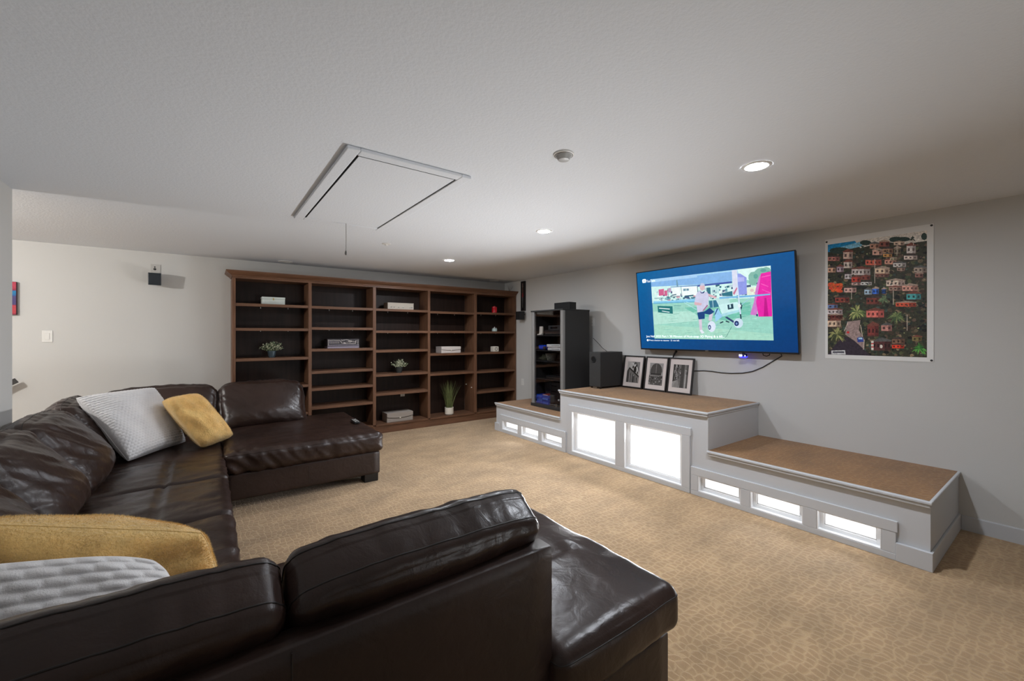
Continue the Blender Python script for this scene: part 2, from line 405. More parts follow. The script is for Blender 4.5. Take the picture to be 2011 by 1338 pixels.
holed(mb, XF, XF+.02, 1.995, 3.93, 0, .765, HOLES[1]+[(3.884, 3.93, .045, .175)]+[(1.995, 2.08, .043, .182)])
holed(mb, XF, XF+.02, .569, 1.995, 0, .428, [(h[0], min(h[1], 1.995), h[2], h[3]) for h in HOLES[2]])
obj('front_panel', mb, 'trim', pl)
obj('end_panel', B(XF+.02, XW-.001, .569, .589, 0, .428), 'trim', pl)
obj('end_panel', B(XF+.02, XW-.001, 1.995, 2.015, .43, .765), 'trim', pl)
obj('end_panel', B(XF+.02, XW-.001, 5.356, 5.376, 0, .42), 'trim', pl)
obj('end_panel', B(XF+.02, XW-.001, 3.91, 3.93, .42, .765), 'trim', pl)
for i, (y0, y1, zt) in enumerate(LV):
    yy0 = y0+(.006 if i else 0); yy1 = y1-(.006 if i == 0 else 0)
    if i == 1: yy0, yy1 = y0+.006, y1-.006
    if i == 2: yy0, yy1 = y0+.006, y1
    obj('carpet_top', B(XK+.019, XW-.001, yy0, yy1, zt-.03, zt-.002), 'carpet2', pl, label='tan carpeted top')
    ya = y0-.012 if i else y0; yb = y1+.012 if i == 0 else y1+(.008 if i == 1 else 0)
    mbm = MB().box(XK-.012, XF+.001, ya, yb, zt-.020, zt).box(XK-.004, XF+.001, ya+.008 if i else ya, yb-.006, zt-.042, zt-.020)
    obj('nosing', mbm, 'trim', pl, bevel=.006, seg=3)
    if i:
        obj('nosing', MB().box(XF+.001, XW-.001, y0-.012, y0+.0065, zt-.020, zt).box(XF+.001, XW-.001, y0-.005, y0+.0065, zt-.042, zt-.020), 'trim', pl, bevel=.006, seg=3)
# flat casing boards proud of the panel, with their joints
def board(y0, y1, z0, z1, x0=XK): obj('casing_board', B(x0, XF+.001, y0+.0006, y1-.0006, z0, z1-.0006), 'trim', pl, bevel=.0025)
board(3.817, 5.257, .175, .258); board(3.817, 5.257, 0, .045)
for a, b in ((5.195, 5.257), (4.726, 4.807), (4.277, 4.348), (3.817, 3.884)): board(a, b, .045, .175)
board(2.152, 3.773, .531, .603); board(2.16, 3.773, 0, .043)
for a, b in ((3.709, 3.773), (2.916, 3.031), (2.160, 2.241)): board(a, b, .043, .531)
board(.719, 2.152, .182, .254); board(.727, 2.152, 0, .043)
for a, b in ((2.080, 2.152), (1.629, 1.704), (1.164, 1.252), (.727, .800)): board(a, b, .043, .182, XK+(.002 if a == .727 else 0))
def bb(mb): obj('baseboard', mb, 'trim', pl, bevel=.003)
bb(B(XK-.005, XF+.001, .555, .727, 0, .118)); bb(B(XF, XW-.014, .555, .569, 0, .118)); bb(B(XK-.005, XF+.001, 5.257, 5.39, 0, .118))
# windows: jamb, sash and frosted pane for each opening
for y0, y1, z0, z1 in ALLH:
    e = .0005
    w = MB(); d0, d1 = XK+.003, XK+.075
    w.box(d0, d1, y0+e, y0+.006, z0+e, z1-e).box(d0, d1, y1-.006, y1-e, z0+e, z1-e).box(d0, d1, y0+.006, y1-.006, z0+e, z0+.006).box(d0, d1, y0+.006, y1-.006, z1-.006, z1-e)
    wf = obj('window_frame', w, 'trim2', pl)
    s_ = .034 if z1 > .3 else .026; x0, x1 = XK+.042, XK+.066; a0, a1, c0, c1 = y0+.006, y1-.006, z0+.006, z1-.006
    sh = MB().box(x0, x1, a0, a0+s_, c0, c1).box(x0, x1, a1-s_, a1, c0, c1).box(x0, x1, a0+s_, a1-s_, c0, c0+s_).box(x0, x1, a0+s_, a1-s_, c1-s_*.6, c1)
    sh.box(x0+.008, x1, a0+s_-.001, a0+s_+.008, c0+s_, c1-s_*.6).box(x0+.008, x1, a1-s_-.008, a1-s_+.001, c0+s_, c1-s_*.6).box(x0+.008, x1, a0+s_, a1-s_, c0+s_-.001, c0+s_+.008)
    obj('sash', sh, 'trim2', wf, bevel=.002)
    obj('pane', B(x1-.004, x1+.004, a0, a1, c0, c1), 'pane', wf, label='glowing frosted pane')

# ------------------------------------------------------------------ bookcase
YF = 6.17
bc = thing('bookcase', 'wall-wide dark walnut bookcase of five open bays with a crown moulding', 'bookcase', (2.44, 6.35, 0))
ST = [(.265, .300), (1.118, 1.159), (1.984, 2.029), (2.854, 2.895), (3.709, 3.762), (4.575, 4.606)]
for i, (a, b) in enumerate(ST):
    mb = MB().box(a, b, YF, YF+.02, .135, 2.165)
    c = (a+b)/2
    if i == 0: mb.box(a, a+.022, YF+.02, YB-.002, 0, 2.165)
    elif i == 5: mb.box(b-.022, b, YF+.02, YB-.002, 0, 2.165)
    else: mb.box(c-.014, c+.014, YF+.02, YB-.016, .1, 2.165)
    obj('upright', mb, 'walnut_v', bc, bevel=.0015)
obj('top_rail', B(.265, 4.606, YF-.001, YF+.02, 2.165, 2.2), 'walnut_h', bc)
obj('top_board', B(.27, 4.606, YF+.02, YB-.002, 2.166, 2.186), 'walnut_h', bc)
pr = [(YF+.02, 2.185), (YF-.004, 2.185), (YF-.010, 2.192), (YF-.010, 2.200), (YF-.018, 2.206), (YF-.040, 2.222), (YF-.058, 2.238), (YF-.060, 2.243), (YF-.066, 2.245), (YF-.066, 2.257), (YF+.02, 2.257)]
cm = MB()
vs = []
for k, x in ((0, .265), (1, 4.606)):
    for y, z in pr: vs.append((x-max(0, YF-y) if k == 0 else x, y, z))
n = len(pr); cm.add(vs, [tuple(range(n)), tuple(range(n, 2*n))[::-1]]+[(i, n+i, n+(i+1) % n, (i+1) % n) for i in range(n)])
vs = []
for y in (0, 1):
    for yy, z in pr: d = max(0, YF-yy); vs.append((.265-d if yy < YF else .265+.03, (YF-d if yy < YF else YF+.005) if y == 0 else YB-.002, z))
cm.add(vs, [tuple(range(n))[::-1], tuple(range(n, 2*n))]+[((i+1) % n, n+(i+1) % n, n+i, i) for i in range(n)])
cm.box(.27, 4.6, YF+.02, YB-.002, 2.24, 2.254)
fixn(obj('crown_moulding', cm, 'walnut_h', bc))
obj('plinth', B(.266, 4.605, YF+.012, YF+.03, 0, .112), 'walnut_h', bc, bevel=.001)
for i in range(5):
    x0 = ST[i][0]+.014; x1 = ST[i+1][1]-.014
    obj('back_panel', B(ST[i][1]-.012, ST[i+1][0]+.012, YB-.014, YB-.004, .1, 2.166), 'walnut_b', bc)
SH = [[1.860, 1.552, 1.170, .800, .430, .135], [1.858, 1.570, 1.275, .970, .738, .485, .135], [1.857, 1.530, 1.239, .880, .595, .135], [1.847, 1.531, 1.165, .844, .135], [1.858, 1.527, 1.165, .838, .485, .135]]
for i, zs in enumerate(SH):
    for z in zs:
        x0, x1 = (ST[i][1]-.002, ST[i+1][0]+.002)
        lo = z < .2
        mb = MB().box(ST[i][1]-(.010 if i else .012), ST[i+1][0]+.010, YF+.022 if lo else YF+.03, YB-.016, z-.020, z)
        mb.box(x0, x1, YF-(.0005 if lo else -.006), YF+.022 if lo else YF+.03, z-(.024 if lo else .036), z)
        obj('shelf', mb, 'walnut_h', bc, bevel=.0015)
    for z in zs[:2]:
        for fx in (.36, .76):
            x = ST[i][1]+(ST[i+1][0]-ST[i][1])*fx
            obj('shelf_pin', MB().lathe((x, YB-.03, z-.032), [(.005, -.01), (.006, 0), (.004, .012)], 8), 'plastic', bc, smooth=True)
for x, y, z in ((3.700, 6.24, .56), (3.700, 6.42, .60)):
    obj('shelf_pin', MB().lathe((x, y, z), [(.008, -.012), (.008, 0), (.006, .006)], 8, 'x'), 'plastic', bc, smooth=True)

def hbox(name, label, cat, x0, x1, y0, y1, z0, z1, m): return thing(name, label, cat, ((x0+x1)/2, (y0+y1)/2, z0))
# whitewashed box
def plain_box(name, label, x, y, z, w, d, h, m, group=None): 
    t = thing(name, label, 'box', (x, y, z)); return t
t = thing('keepsake_box', 'whitewashed wooden box with a small clasp on the top shelf of the leftmost bay', 'box', (.716, 6.30, 1.860))
obj('box_body', B(.585, .848, 6.235, 6.38, 1.8605, 1.928), 'box_white', t, bevel=.004)
obj('lid', B(.583, .850, 6.233, 6.382, 1.929, 1.957), 'box_white', t, bevel=.004)
obj('clasp', MB().box(.708, .722, 6.228, 6.233, 1.915, 1.945), 'brass', t, bevel=.001)
# patterned box
t = thing('patterned_box', 'dark box printed with a pale line drawing on the third shelf of the second bay', 'box', (1.59, 6.33, 1.275))
obj('box_body', B(1.376, 1.806, 6.245, 6.44, 1.2755, 1.302), mat('lilac_grey_card', (152, 142, 156), .6), t, bevel=.002)
obj('lid', B(1.374, 1.808, 6.243, 6.442, 1.3025, 1.407), mat('charcoal_card', (58, 54, 58), .6), t, bevel=.002)
def P(u, v, l): return (1.376+.43*u, 6.2425-.0005-l, 1.405-.10*v)
def ln(pts, w, c):
    o = []
    for (a, b), (c2, d) in zip(pts[:-1], pts[1:]):
        L_ = math.hypot(c2-a, (d-b)*.25) or 1; nx, ny = -(d-b)*.25/L_*w, (c2-a)/L_*w*4
        o.append((c, [a+nx, b+ny, c2+nx, d+ny, c2-nx, d-ny, a-nx, b-ny]))
    return o
W1 = (200, 192, 186); G1 = (120, 114, 122)
polys = [(G1, [40, 300, 360, 330, 360, 620, 60, 640])]+[((86+14*(i % 3), 82+12*(i % 3), 90), [70+i*24, 360, 84+i*24, 360, 84+i*24, 620, 70+i*24, 620]) for i in range(12)]
polys += ln([(10, 120), (90, 200), (170, 150), (260, 190), (370, 190), (410, 330), (430, 560), (520, 620), (640, 600), (760, 660), (880, 640), (900, 180)], 7, W1)
polys += ln([(430, 60), (440, 200), (520, 120), (600, 60), (680, 200), (720, 380), (800, 330), (860, 420), (890, 250)], 6, W1)
polys += ln([(500, 640), (520, 480), (545, 640), (480, 560), (570, 560)], 7, (225, 218, 212))+ln([(640, 330), (700, 420), (760, 300), (700, 200), (640, 330)], 8, W1)
polys += ln([(960, 100), (960, 900)], 5, W1)+ln([(20, 100), (25, 900)], 6, W1)+ln([(0, 880), (500, 840), (1000, 900)], 8, (170, 160, 175))
for k in range(40):
    x, y = rng.uniform(420, 940), rng.uniform(40, 600); polys += ln([(x, y), (x+rng.uniform(-50, 50), y+rng.uniform(-120, 120))], 3, (140, 134, 134))
flat_picture('printed_drawing', polys, 'print_matte', t, P)
# beige studded box
t = thing('studded_box', 'long beige box with bright studs on the top shelf of the middle bay', 'box', (2.44, 6.33, 1.857))
obj('box_body', B(2.232, 2.648, 6.25, 6.43, 1.8575, 1.955), 'box_beige', t, bevel=.003)
obj('lid', B(2.230, 2.650, 6.248, 6.432, 1.956, 1.960), 'box_beige', t, bevel=.001)
for x in (2.285, 2.335, 2.405, 2.475, 2.59, 2.615): obj('stud', MB().lathe((x, 6.249, 1.893), [(.004, -.006), (.009, -.003), (.009, .001)], 10, 'y'), 'plastic', t, smooth=True)
# flap boxes
def flap_box(name, label, x0, x1, y0, y1, z0, z1, m):
    t = thing(name, label, 'box', ((x0+x1)/2, (y0+y1)/2, z0))
    obj('box_body', MB().box(x0, x1, y0, y1, z0+.0005, z1-.006), m, t, bevel=.002)
    obj('lid', B(x0-.002, x1+.002, y0-.003, y1, z1-.006, z1), m, t, bevel=.002)
    n = 18; pts = [(x0, z1-.004)]
    for i in range(n+1):
        u = i/n; pts.append((x0+(x1-x0)*u, z1-(z1-z0)*(.42+.16*(1-(2*u-1)**2))))
    pts.append((x1, z1-.004))
    fixn(obj('front_flap', MB().prism(pts, 'y', y0-.006, y0-.0005), m, t))
    e = [(p[0], y0-.0065, p[1]) for p in pts[1:-1]]
    obj('flap_edge', MB().tube(e, .002, 5), 'dark', t)
    xc = (x0+x1)/2; zc = z1-(z1-z0)*.58
    obj('clasp', MB().box(xc-.012, xc+.012, y0-.012, y0-.006, zc-.010, zc+.010), 'cream', t, bevel=.003)
flap_box('flap_box', 'large taupe linen flap box with a clasp on the floor of the middle bay', 2.215, 2.628, 6.235, 6.45, .135, .272, 'box_grey')
flap_box('flap_box', 'flat pale linen flap box on the third shelf of the fourth bay', 3.127, 3.487, 6.245, 6.45, 1.165, 1.270, 'box_beige2')
# small plants
def sprig_plant(name, label, x, y, z, pot_r0, pot_r1, pot_h, R, HT, potm, leafms, n, seed):
    t = thing(name, label, 'plant', (x, y, z)); r = random.Random(seed)
    obj('pot', MB().lathe((x, y, z+.0005), [(pot_r0, 0), (pot_r1, pot_h*.9), (pot_r1+.004, pot_h*.9), (pot_r1+.004, pot_h), (pot_r1-.004, pot_h), (pot_r1-.006, pot_h*.85)], 24), potm, t, smooth=35)
    st = MB(); lv = [MB() for _ in leafms]
    for i in range(n):
        a = r.uniform(0, 6.283); e = r.uniform(.05, 1.15); L_ = HT*r.uniform(.7, 1.0)
        d = Vector((math.cos(a)*math.sin(e)*R/HT, math.sin(a)*math.sin(e)*R/HT*.8, math.cos(e)))
        p0 = Vector((x+r.uniform(-.5, .5)*pot_r1, y+r.uniform(-.5, .5)*pot_r1, z+pot_h*.85))
        pts = [p0+d*L_*k/4+Vector((0, 0, -.02*(k/4)**2)) for k in range(5)]
        pts = [Vector((p.x, min(p.y, YB-.03), p.z)) for p in pts]
        st.tube(pts, .0012, 4)
        for k in range(11):
            q = pts[0].lerp(pts[-1], .3+.7*k/10); ld = Vector((r.uniform(-1, 1), r.uniform(-1, 1), r.uniform(-.2, 1))).normalized(); sd = ld.cross(Vector((r.uniform(-1, 1), r.uniform(-1, 1), .3))).normalized()
            l_ = r.uniform(.012, .020); w_ = l_*.45
            mid = q+ld*l_*.55
            lv[r.randrange(len(lv)) if k > 3 else 0].add([q, mid+sd*w_, q+ld*l_, mid-sd*w_], [(0, 1, 2, 3)])
    obj('stems', st, 'leafdark', t, kind='stuff')
    for l, m in zip(lv, leafms): obj('leaves', l, m, t, kind='stuff')
sprig_plant('potted_boxwood', 'bushy green plant with pale leaf tips in a grey tin pot in the leftmost bay', .702, 6.29, 1.170, .036, .050, .085, .175, .155, 'tin', ['leafdark', 'leafpale', 'leafpale', 'leafdark'], 95, 3)
sprig_plant('potted_sprig', 'plant of whitish sprigs in a charcoal pot on the middle bay fourth shelf', 2.425, 6.29, .880, .042, .056, .088, .145, .155, 'darkpot', ['leafpale', 'leafpale', 'leafdark'], 60, 8)
t = thing('grass_plant', 'tall green grass plant in a round cream pot at the bottom of the fourth bay', 'plant', (3.282, 6.27, .135))
obj('pot', MB().lathe((3.282, 6.27, .1355), [(.058, 0), (.070, .01), (.074, .03), (.074, .125), (.068, .125), (.064, .11)], 28), 'cream', t, smooth=35)
obj('pot_band', MB().lathe((3.282, 6.27, .150), [(.0735, 0), (.0765, .002), (.0765, .006), (.0735, .008)], 28, cap=False), 'box_beige', t, smooth=True)
gb = MB(); r = random.Random(5)
for i in range(190):
    a = r.uniform(0, 6.283); lean = abs(r.gauss(0, .24)); L_ = r.uniform(.30, .47); x = 3.282+r.uniform(-.045, .045); y = 6.27+r.uniform(-.045, .045)
    w = r.uniform(.0014, .0026); px, py = math.cos(a), math.sin(a)*.6; vs = []
    for k in range(5):
        s = k/4; c = Vector((x+px*lean*L_*(s*.45+.55*s*s), min(YB-.03, y+py*lean*L_*s), .25+L_*s*math.cos(lean*.8))); ww = w*(1-s*.85)
        vs += [c+Vector((ww*math.cos(i), ww*math.sin(i), 0)), c-Vector((ww*math.cos(i), ww*math.sin(i), 0))]
    gb.add(vs, [(2*k, 2*k+1, 2*k+3, 2*k+2) for k in range(4)])
obj('grass_blades', gb, 'grass', t, kind='stuff')
# candles and jars in the right bay
t = thing('candle_jar', 'red lidded glass candle jar on the top shelf of the rightmost bay', 'candle', (4.185, 6.26, 1.858))
obj('jar', MB().lathe((4.185, 6.26, 1.8585), [(.040, 0), (.047, .006), (.047, .082), (.042, .09)], 24), 'red', t, smooth=40)
obj('lid', MB().lathe((4.185, 6.26, 1.949), [(.047, 0), (.047, .018), (.015, .022), (.013, .034)], 24), 'red', t, smooth=40)
t = thing('glass_jar', 'low pale glass jar with metal lid on second shelf of the rightmost bay', 'jar', (4.187, 6.26, 1.527))
obj('jar', MB().lathe((4.187, 6.26, 1.5275), [(.042, 0), (.048, .006), (.048, .045), (.04, .052)], 24), 'mint', t, smooth=40)
obj('lid', MB().lathe((4.187, 6.26, 1.5805), [(.04, 0), (.04, .012), (.012, .014), (.010, .026)], 24), 'metal', t, smooth=40)
t = thing('candle_cup', 'white square candle cup with a dotted pattern on the third shelf of the rightmost bay', 'candle', (4.187, 6.26, 1.165))
obj('cup', MB().box(4.132, 4.242, 6.205, 6.315, 1.1655, 1.258), 'cream', t, bevel=.008)
obj('wax', B(4.142, 4.232, 6.215, 6.305, 1.258, 1.2605), 'box_beige2', t)
for k in range(6):
    a = k*1.047; obj('dot', MB().lathe((4.187+.026*math.cos(a), 6.2045, 1.212+.026*math.sin(a)), [(.008, -.0008), (.008, .001)], 10, 'y'), 'dark', t)
t = thing('twig_ornament', 'small clear twig ornament on top of the bookcase at its right end', 'ornament', (4.53, 6.28, 2.2575))
mb = MB()
r = random.Random(2)
obj('base', MB().lathe((4.53, 6.28, 2.2575), [(.035, 0), (.035, .006), (.01, .01)], 16), 'mint', t, smooth=40)
for k in range(7):
    a = r.uniform(0, 6.28); e = r.uniform(.1, .7)
    mb.tube([(4.53, 6.28, 2.262), (4.53+.05*math.cos(a)*e, 6.28+.05*math.sin(a)*e, 2.31), (4.53+.11*math.cos(a)*e, 6.28+.11*math.sin(a)*e, 2.36+.03*r.random())], [.003, .0025, .001], 5)
obj('twigs', mb, mat('silver_twig', (150, 148, 146), .4), t, kind='stuff')
# outlets and switch
def wall_plate(name, label, c, w, h, axis, recept=True):
    t = thing(name, label, 'switch' if not recept else 'outlet', c); x, y, z = c
    if axis == 'y':
        obj('plate', B(x-w/2, x+w/2, y-.006, y, z-h/2, z+h/2), 'plastic', t, bevel=.003)
        if recept:
            for dz in (-.022, .022): 
                s = obj('socket', MB().lathe((x, y-.006, z+dz), [(.015, -.002), (.015, .001)], 16, 'y'), 'plastic', t)
                obj('slot', MB().box(x-.007, x-.005, y-.0085, y-.008, z+dz-.005, z+dz+.005).box(x+.005, x+.007, y-.0085, y-.008, z+dz-.005, z+dz+.005), 'dark', s)
        else: obj('rocker', B(x-.018, x+.018, y-.011, y-.006, z-.034, z+.034), 'plastic', t, bevel=.003)
    else:
        obj('plate', B(x-.006, x, y-w/2, y+w/2, z-h/2, z+h/2), 'plastic', t, bevel=.003)
        for dz in (-.022, .022):
            s = obj('socket', MB().lathe((x-.008, y, z+dz), [(.015, 0), (.015, .003)], 16, 'x'), 'plastic', t)
            obj('slot', MB().box(x-.0085, x-.008, y-.007, y-.005, z+dz-.005, z+dz+.005).box(x-.0085, x-.008, y+.005, y+.007, z+dz-.005, z+dz+.005), 'dark', s)
    return t
wall_plate('wall_outlet', 'white outlet plate on the back of the middle bay above the taupe box', (2.575, YB-.0145, .508), .072, .075, 'y')
wall_plate('light_switch', 'white rocker light switch on the back wall above the sofa', (-1.362, YB-.0005, 1.45), .08, .125, 'y', False)
wall_plate('wall_outlet', 'white outlet plate on the right wall beside the bookcase end above the low platform', (XW-.0005, 5.98, .62), .072, .115, 'x')
wall_plate('wall_outlet', 'white cable plate on the right wall just behind the black media cabinet', (XW-.0005, 4.29, 1.655), .075, .12, 'x')

# ------------------------------------------------------------------ things on the back wall
t = thing('wall_speaker', 'small black satellite speaker under a wall plate on the back wall left of the bookcase', 'speaker', (-.48, YB, 2.1))
obj('wall_plate', B(-.522, -.434, YB-.007, YB-.0005, 2.10, 2.304), mat('grey_speaker_plate', (186, 184, 180), .6), t, bevel=.002)
for z, rr_ in ((2.272, .007), (2.247, .013)): obj('screw_hole', MB().lathe((-.486, YB-.007, z), [(rr_, -.0012), (rr_, .001)], 12, 'y'), 'dark', t)
obj('screw', MB().lathe((-.486, YB-.0085, 2.247), [(.004, -.002), (.004, .001)], 8, 'y'), 'chrome', t)
obj('bracket', MB().box(-.49, -.47, YB-.06, YB-.007, 2.12, 2.14), 'black', t, bevel=.002)
ca, sa = math.cos(.12), math.sin(.12); rz = .0
X = Vector((ca, 0, -0)); ax = [Vector((math.cos(.05), math.sin(.05), -.0)), Vector((-math.sin(.05), math.cos(.05), .12)).normalized(), Vector((0, -.12, 1)).normalized()]
obj('cabinet', MB().obox((-.478, YB-.13, 2.118), ax, (.058, .06, .070)), mat('dark_blue_black_speaker', (26, 36, 42), .35), t, bevel=.005)
obj('grille', MB().obox(Vector((-.478, YB-.13, 2.118))-ax[1]*.061, ax, (.053, .003, .058)), mat('speaker_grille', (24, 32, 40), .6, bump=(500, I3, .3, .001)), t, bevel=.002)
t = thing('abstract_canvas', 'small red and blue abstract canvas at the left edge of the back wall', 'picture', (-1.76, YB, 1.84))
obj('canvas', B(-1.95, -1.574, YB-.035, YB-.001, 1.672, 2.012), mat('canvas_edge', (70, 40, 50), .7), t, bevel=.002)
def P(u, v, l): return (-1.948+.372*u, YB-.0355-l, 2.01-.336*v)
flat_picture('painting', [((150, 45, 70), [0, 0, 1000, 0, 1000, 1000, 0, 1000]), ((40, 90, 150), [0, 300, 1000, 260, 1000, 430, 0, 470]), ((70, 60, 110), [0, 470, 1000, 430, 1000, 700, 0, 720]), ((180, 60, 80), [500, 0, 1000, 0, 1000, 200, 520, 240]), ((30, 120, 170), [820, 290, 1000, 270, 1000, 380, 840, 400]), ((180, 60, 70), [0, 760, 1000, 720, 1000, 960, 0, 980])], 'print_matte', t, P)
t = thing('handrail', 'dark flat stair handrail on the back wall running down to the left', 'handrail', (-2.1, YB-.07, .8))
d = Vector((-1, 0, -.62)).normalized(); u_ = Vector((-.62, 0, 1)).normalized()
c = Vector((-1.56, YB-.085, 1.0))+d*.55
obj('rail', MB().obox(c, [d, Vector((0, 1, 0)), Vector((-d.z, 0, d.x)).normalized()*-1], (.55, .010, .026)), 'blackmatte', t, bevel=.002)
for k in (.25, .9): 
    p = Vector((-1.56, YB-.085, 1.0))+d*k; obj('bracket', MB().tube([p+Vector((0, .01, -.01)), p+Vector((0, .05, -.03)), p+Vector((0, .083, -.03))], .006, 8), 'black', t)

# ------------------------------------------------------------------ ceiling fittings
t = thing('attic_hatch', 'large white attic hatch with a moulded frame set in the ceiling', 'hatch', (.96, 3.06, ZC))
hx0, hx1, hy0, hy1 = .590, 1.332, 2.245, 3.868; fw = .068
obj('gap_backing', B(hx0+.02, hx1-.02, hy0+.02, hy1-.02, ZC-.0135, ZC-.0005), 'dark', t)
for a, b, c, d_ in ((hx0, hx0+fw, hy0, hy1), (hx1-fw, hx1, hy0, hy1), (hx0+fw, hx1-fw, hy0, hy0+fw), (hx0+fw, hx1-fw, hy1-fw, hy1)):
    obj('frame_board', B(a, b, c, d_, ZC-.020, ZC-.0005), 'ceil', t, bevel=.006, seg=3)
obj('hatch_panel', B(hx0+fw+.013, hx1-fw-.010, hy0+fw+.015, hy1-fw-.003, ZC-.016, ZC-.0136), 'ceil', t, bevel=.001)
t = thing('pull_cord', 'thin cord with a small knob hanging from the attic hatch', 'cord', (.985, 3.79, ZC-.016))
obj('cord', MB().tube([(.985, 3.79, ZC-.016), (.986, 3.79, 2.30), (.984, 3.79, 2.195)], .0022, 6), mat('grey_cord', (120, 118, 112), .7), t)
obj('knob', MB().lathe((.984, 3.79, 2.158), [(.004, 0), (.009, .006), (.009, .022), (.004, .038)], 12), mat('grey_knob', (90, 88, 84), .5), t, smooth=True)
for y, lb in ((1.132, 'lit recessed downlight nearest the camera'), (3.030, 'lit recessed downlight second along the row toward the bookcase'), (4.940, 'lit recessed downlight nearest the bookcase')):
    t = thing('recessed_light', lb, 'light', (2.59, y, ZC), 'recessed downlights in a row over the platform')
    obj('trim_ring', MB().lathe((2.59, y, ZC-.006), [(.056, .0045), (.058, .001), (.064, 0), (.074, .002), (.078, .0058)], 36, cap=False), 'plastic', t, smooth=True)
    obj('lens', MB().lathe((2.59, y, ZC-.004), [(.056, 0), (.056, .0035)], 36), 'lens', t)
for x, y, lb in ((.865, 6.335, 'unlit recessed puck light in the ceiling above the left bays of the bookcase'), (4.245, 6.350, 'unlit recessed puck light in the ceiling above the right end of the bookcase')):
    t = thing('puck_light', lb, 'light', (x, y, ZC))
    obj('trim_ring', MB().lathe((x, y, ZC-.008), [(.05, .0075), (.052, .001), (.07, 0), (.085, .003), (.088, .0078)], 30, cap=False), 'plastic', t, smooth=True)
    obj('reflector', MB().lathe((x, y, ZC-.0035), [(.05, 0), (.05, .003)], 30), 'plastic', t)
t = thing('ceiling_sensor', 'white round ceiling sensor with a tapered nose between the hatch and the nearest downlight', 'sensor', (1.575, 1.678, ZC))
obj('backplate', MB().lathe((1.575, 1.678, ZC-.008), [(.053, 0), (.056, .002), (.056, .0075)], 36), 'plastic', t, smooth=40)
obj('shadow_gap', MB().lathe((1.575, 1.678, ZC-.0095), [(.050, 0), (.050, .0015)], 36), 'dark', t)
obj('sensor_body', MB().lathe((1.575, 1.678, ZC-.034), [(.022, 0), (.030, .002), (.044, .024), (.048, .0245)], 36), mat('sensor_grey', (172, 172, 170), .4), t, smooth=40)
t = thing('sprinkler_cap', 'flat white sprinkler cover on the ceiling beyond the hatch near the pull cord', 'sprinkler', (1.575, 4.45, ZC))
obj('cover', MB().lathe((1.575, 4.45, ZC-.007), [(.042, 0), (.046, .002), (.046, .0065)], 30), 'plastic', t, smooth=40)
obj('nozzle', MB().lathe((1.575, 4.45, ZC-.022), [(.008, 0), (.012, .003), (.012, .014)], 16), 'plastic', t, smooth=40)
# ------------------------------------------------------------------ media cabinet and what it holds
ZL = .4235
t = thing('media_cabinet', 'tall black media cabinet with silver corner columns and a smoked glass door', 'cabinet', (4.145, 4.503, ZL))
cx0, cx1, cy0, cy1, cz1 = 3.887, 4.404, 4.162, 4.844, 1.820
obj('side_panel', B(cx0+.045, cx1, cy0, cy0+.022, ZL+.02, cz1-.02), 'blackmatte', t, bevel=.002)
obj('side_panel', B(cx0+.045, cx1, cy1-.022, cy1, ZL+.02, cz1-.02), 'blackmatte', t, bevel=.002)
obj('back_panel', B(cx1-.012, cx1-.002, cy0+.022, cy1-.022, ZL+.02, cz1-.02), 'blackmatte', t)
obj('top_panel', B(cx0-.004, cx1+.004, cy0-.004, cy1+.004, cz1-.020, cz1), 'blackmatte', t, bevel=.004)
obj('base_panel', B(cx0-.004, cx1, cy0-.002, cy1+.002, ZL+.001, ZL+.045), 'blackmatte', t, bevel=.004)
for y0, y1 in ((cy0, cy0+.062), (cy1-.062, cy1)):
    pts = []
    ym = (y0+y1)/2
    for k in range(9):
        a = math.pi*k/8; pts.append((cx0+.022-.024*math.sin(a), ym-(y1-y0)/2*math.cos(a)))
    pts += [(cx0+.045, y1), (cx0+.045, y0)]
    fixn(obj('corner_column', MB().prism(pts, 'z', ZL+.045, cz1-.020), 'silver', t, smooth=30, label='silver rounded column'))
for z in (1.462, 1.245, 1.092, .835): obj('shelf', B(cx0+.05, cx1-.014, cy0+.0225, cy1-.0225, z-.016, z), 'shelfglass', t, bevel=.002)
obj('glass_door', B(cx0+.018, cx0+.023, cy0+.064, cy1-.064, ZL+.05, cz1-.025), 'glass', t)
obj('door_hinge', B(cx0+.010, cx0+.026, cy0+.13, cy0+.155, ZL+.047, ZL+.085), 'metal', t, bevel=.002)
def block(name, label, cat, x0, x1, y0, y1, z0, z1, m, bevel=.004):
    t = thing(name, label, cat, ((x0+x1)/2, (y0+y1)/2, z0)); obj('case', B(x0, x1, y0, y1, z0+.0005, z1), m, t, bevel=bevel); return t
t = block('disc_player', 'black disc player with a grey strip on the top shelf of the media cabinet', 'player', 3.99, 4.32, 4.25, 4.66, 1.462, 1.535, 'black')
obj('front_strip', B(3.986, 3.99, 4.27, 4.64, 1.482, 1.490), 'metal', t); obj('button', MB().lathe((3.985, 4.30, 1.51), [(.008, 0), (.008, .005)], 12, 'x'), 'metal', t)
t = block('receiver', 'black receiver stacked on the disc player in the media cabinet', 'receiver', 4.01, 4.32, 4.27, 4.60, 1.536, 1.60, 'blackmatte')
obj('knob', MB().lathe((3.998, 4.32, 1.567), [(.014, 0), (.014, .012)], 14, 'x'), 'black', t, smooth=40); obj('display', B(4.008, 4.0102, 4.40, 4.55, 1.555, 1.58), 'gloss', t)
t = thing('charging_stand', 'cream curved charging stand at the left of the cabinet top shelf', 'stand', (3.965, 4.72, 1.462))
pr = [(3.93, 1.4625), (3.985, 1.4625), (3.992, 1.48), (3.995, 1.585), (3.975, 1.590), (3.970, 1.50), (3.962, 1.482), (3.93, 1.470)]
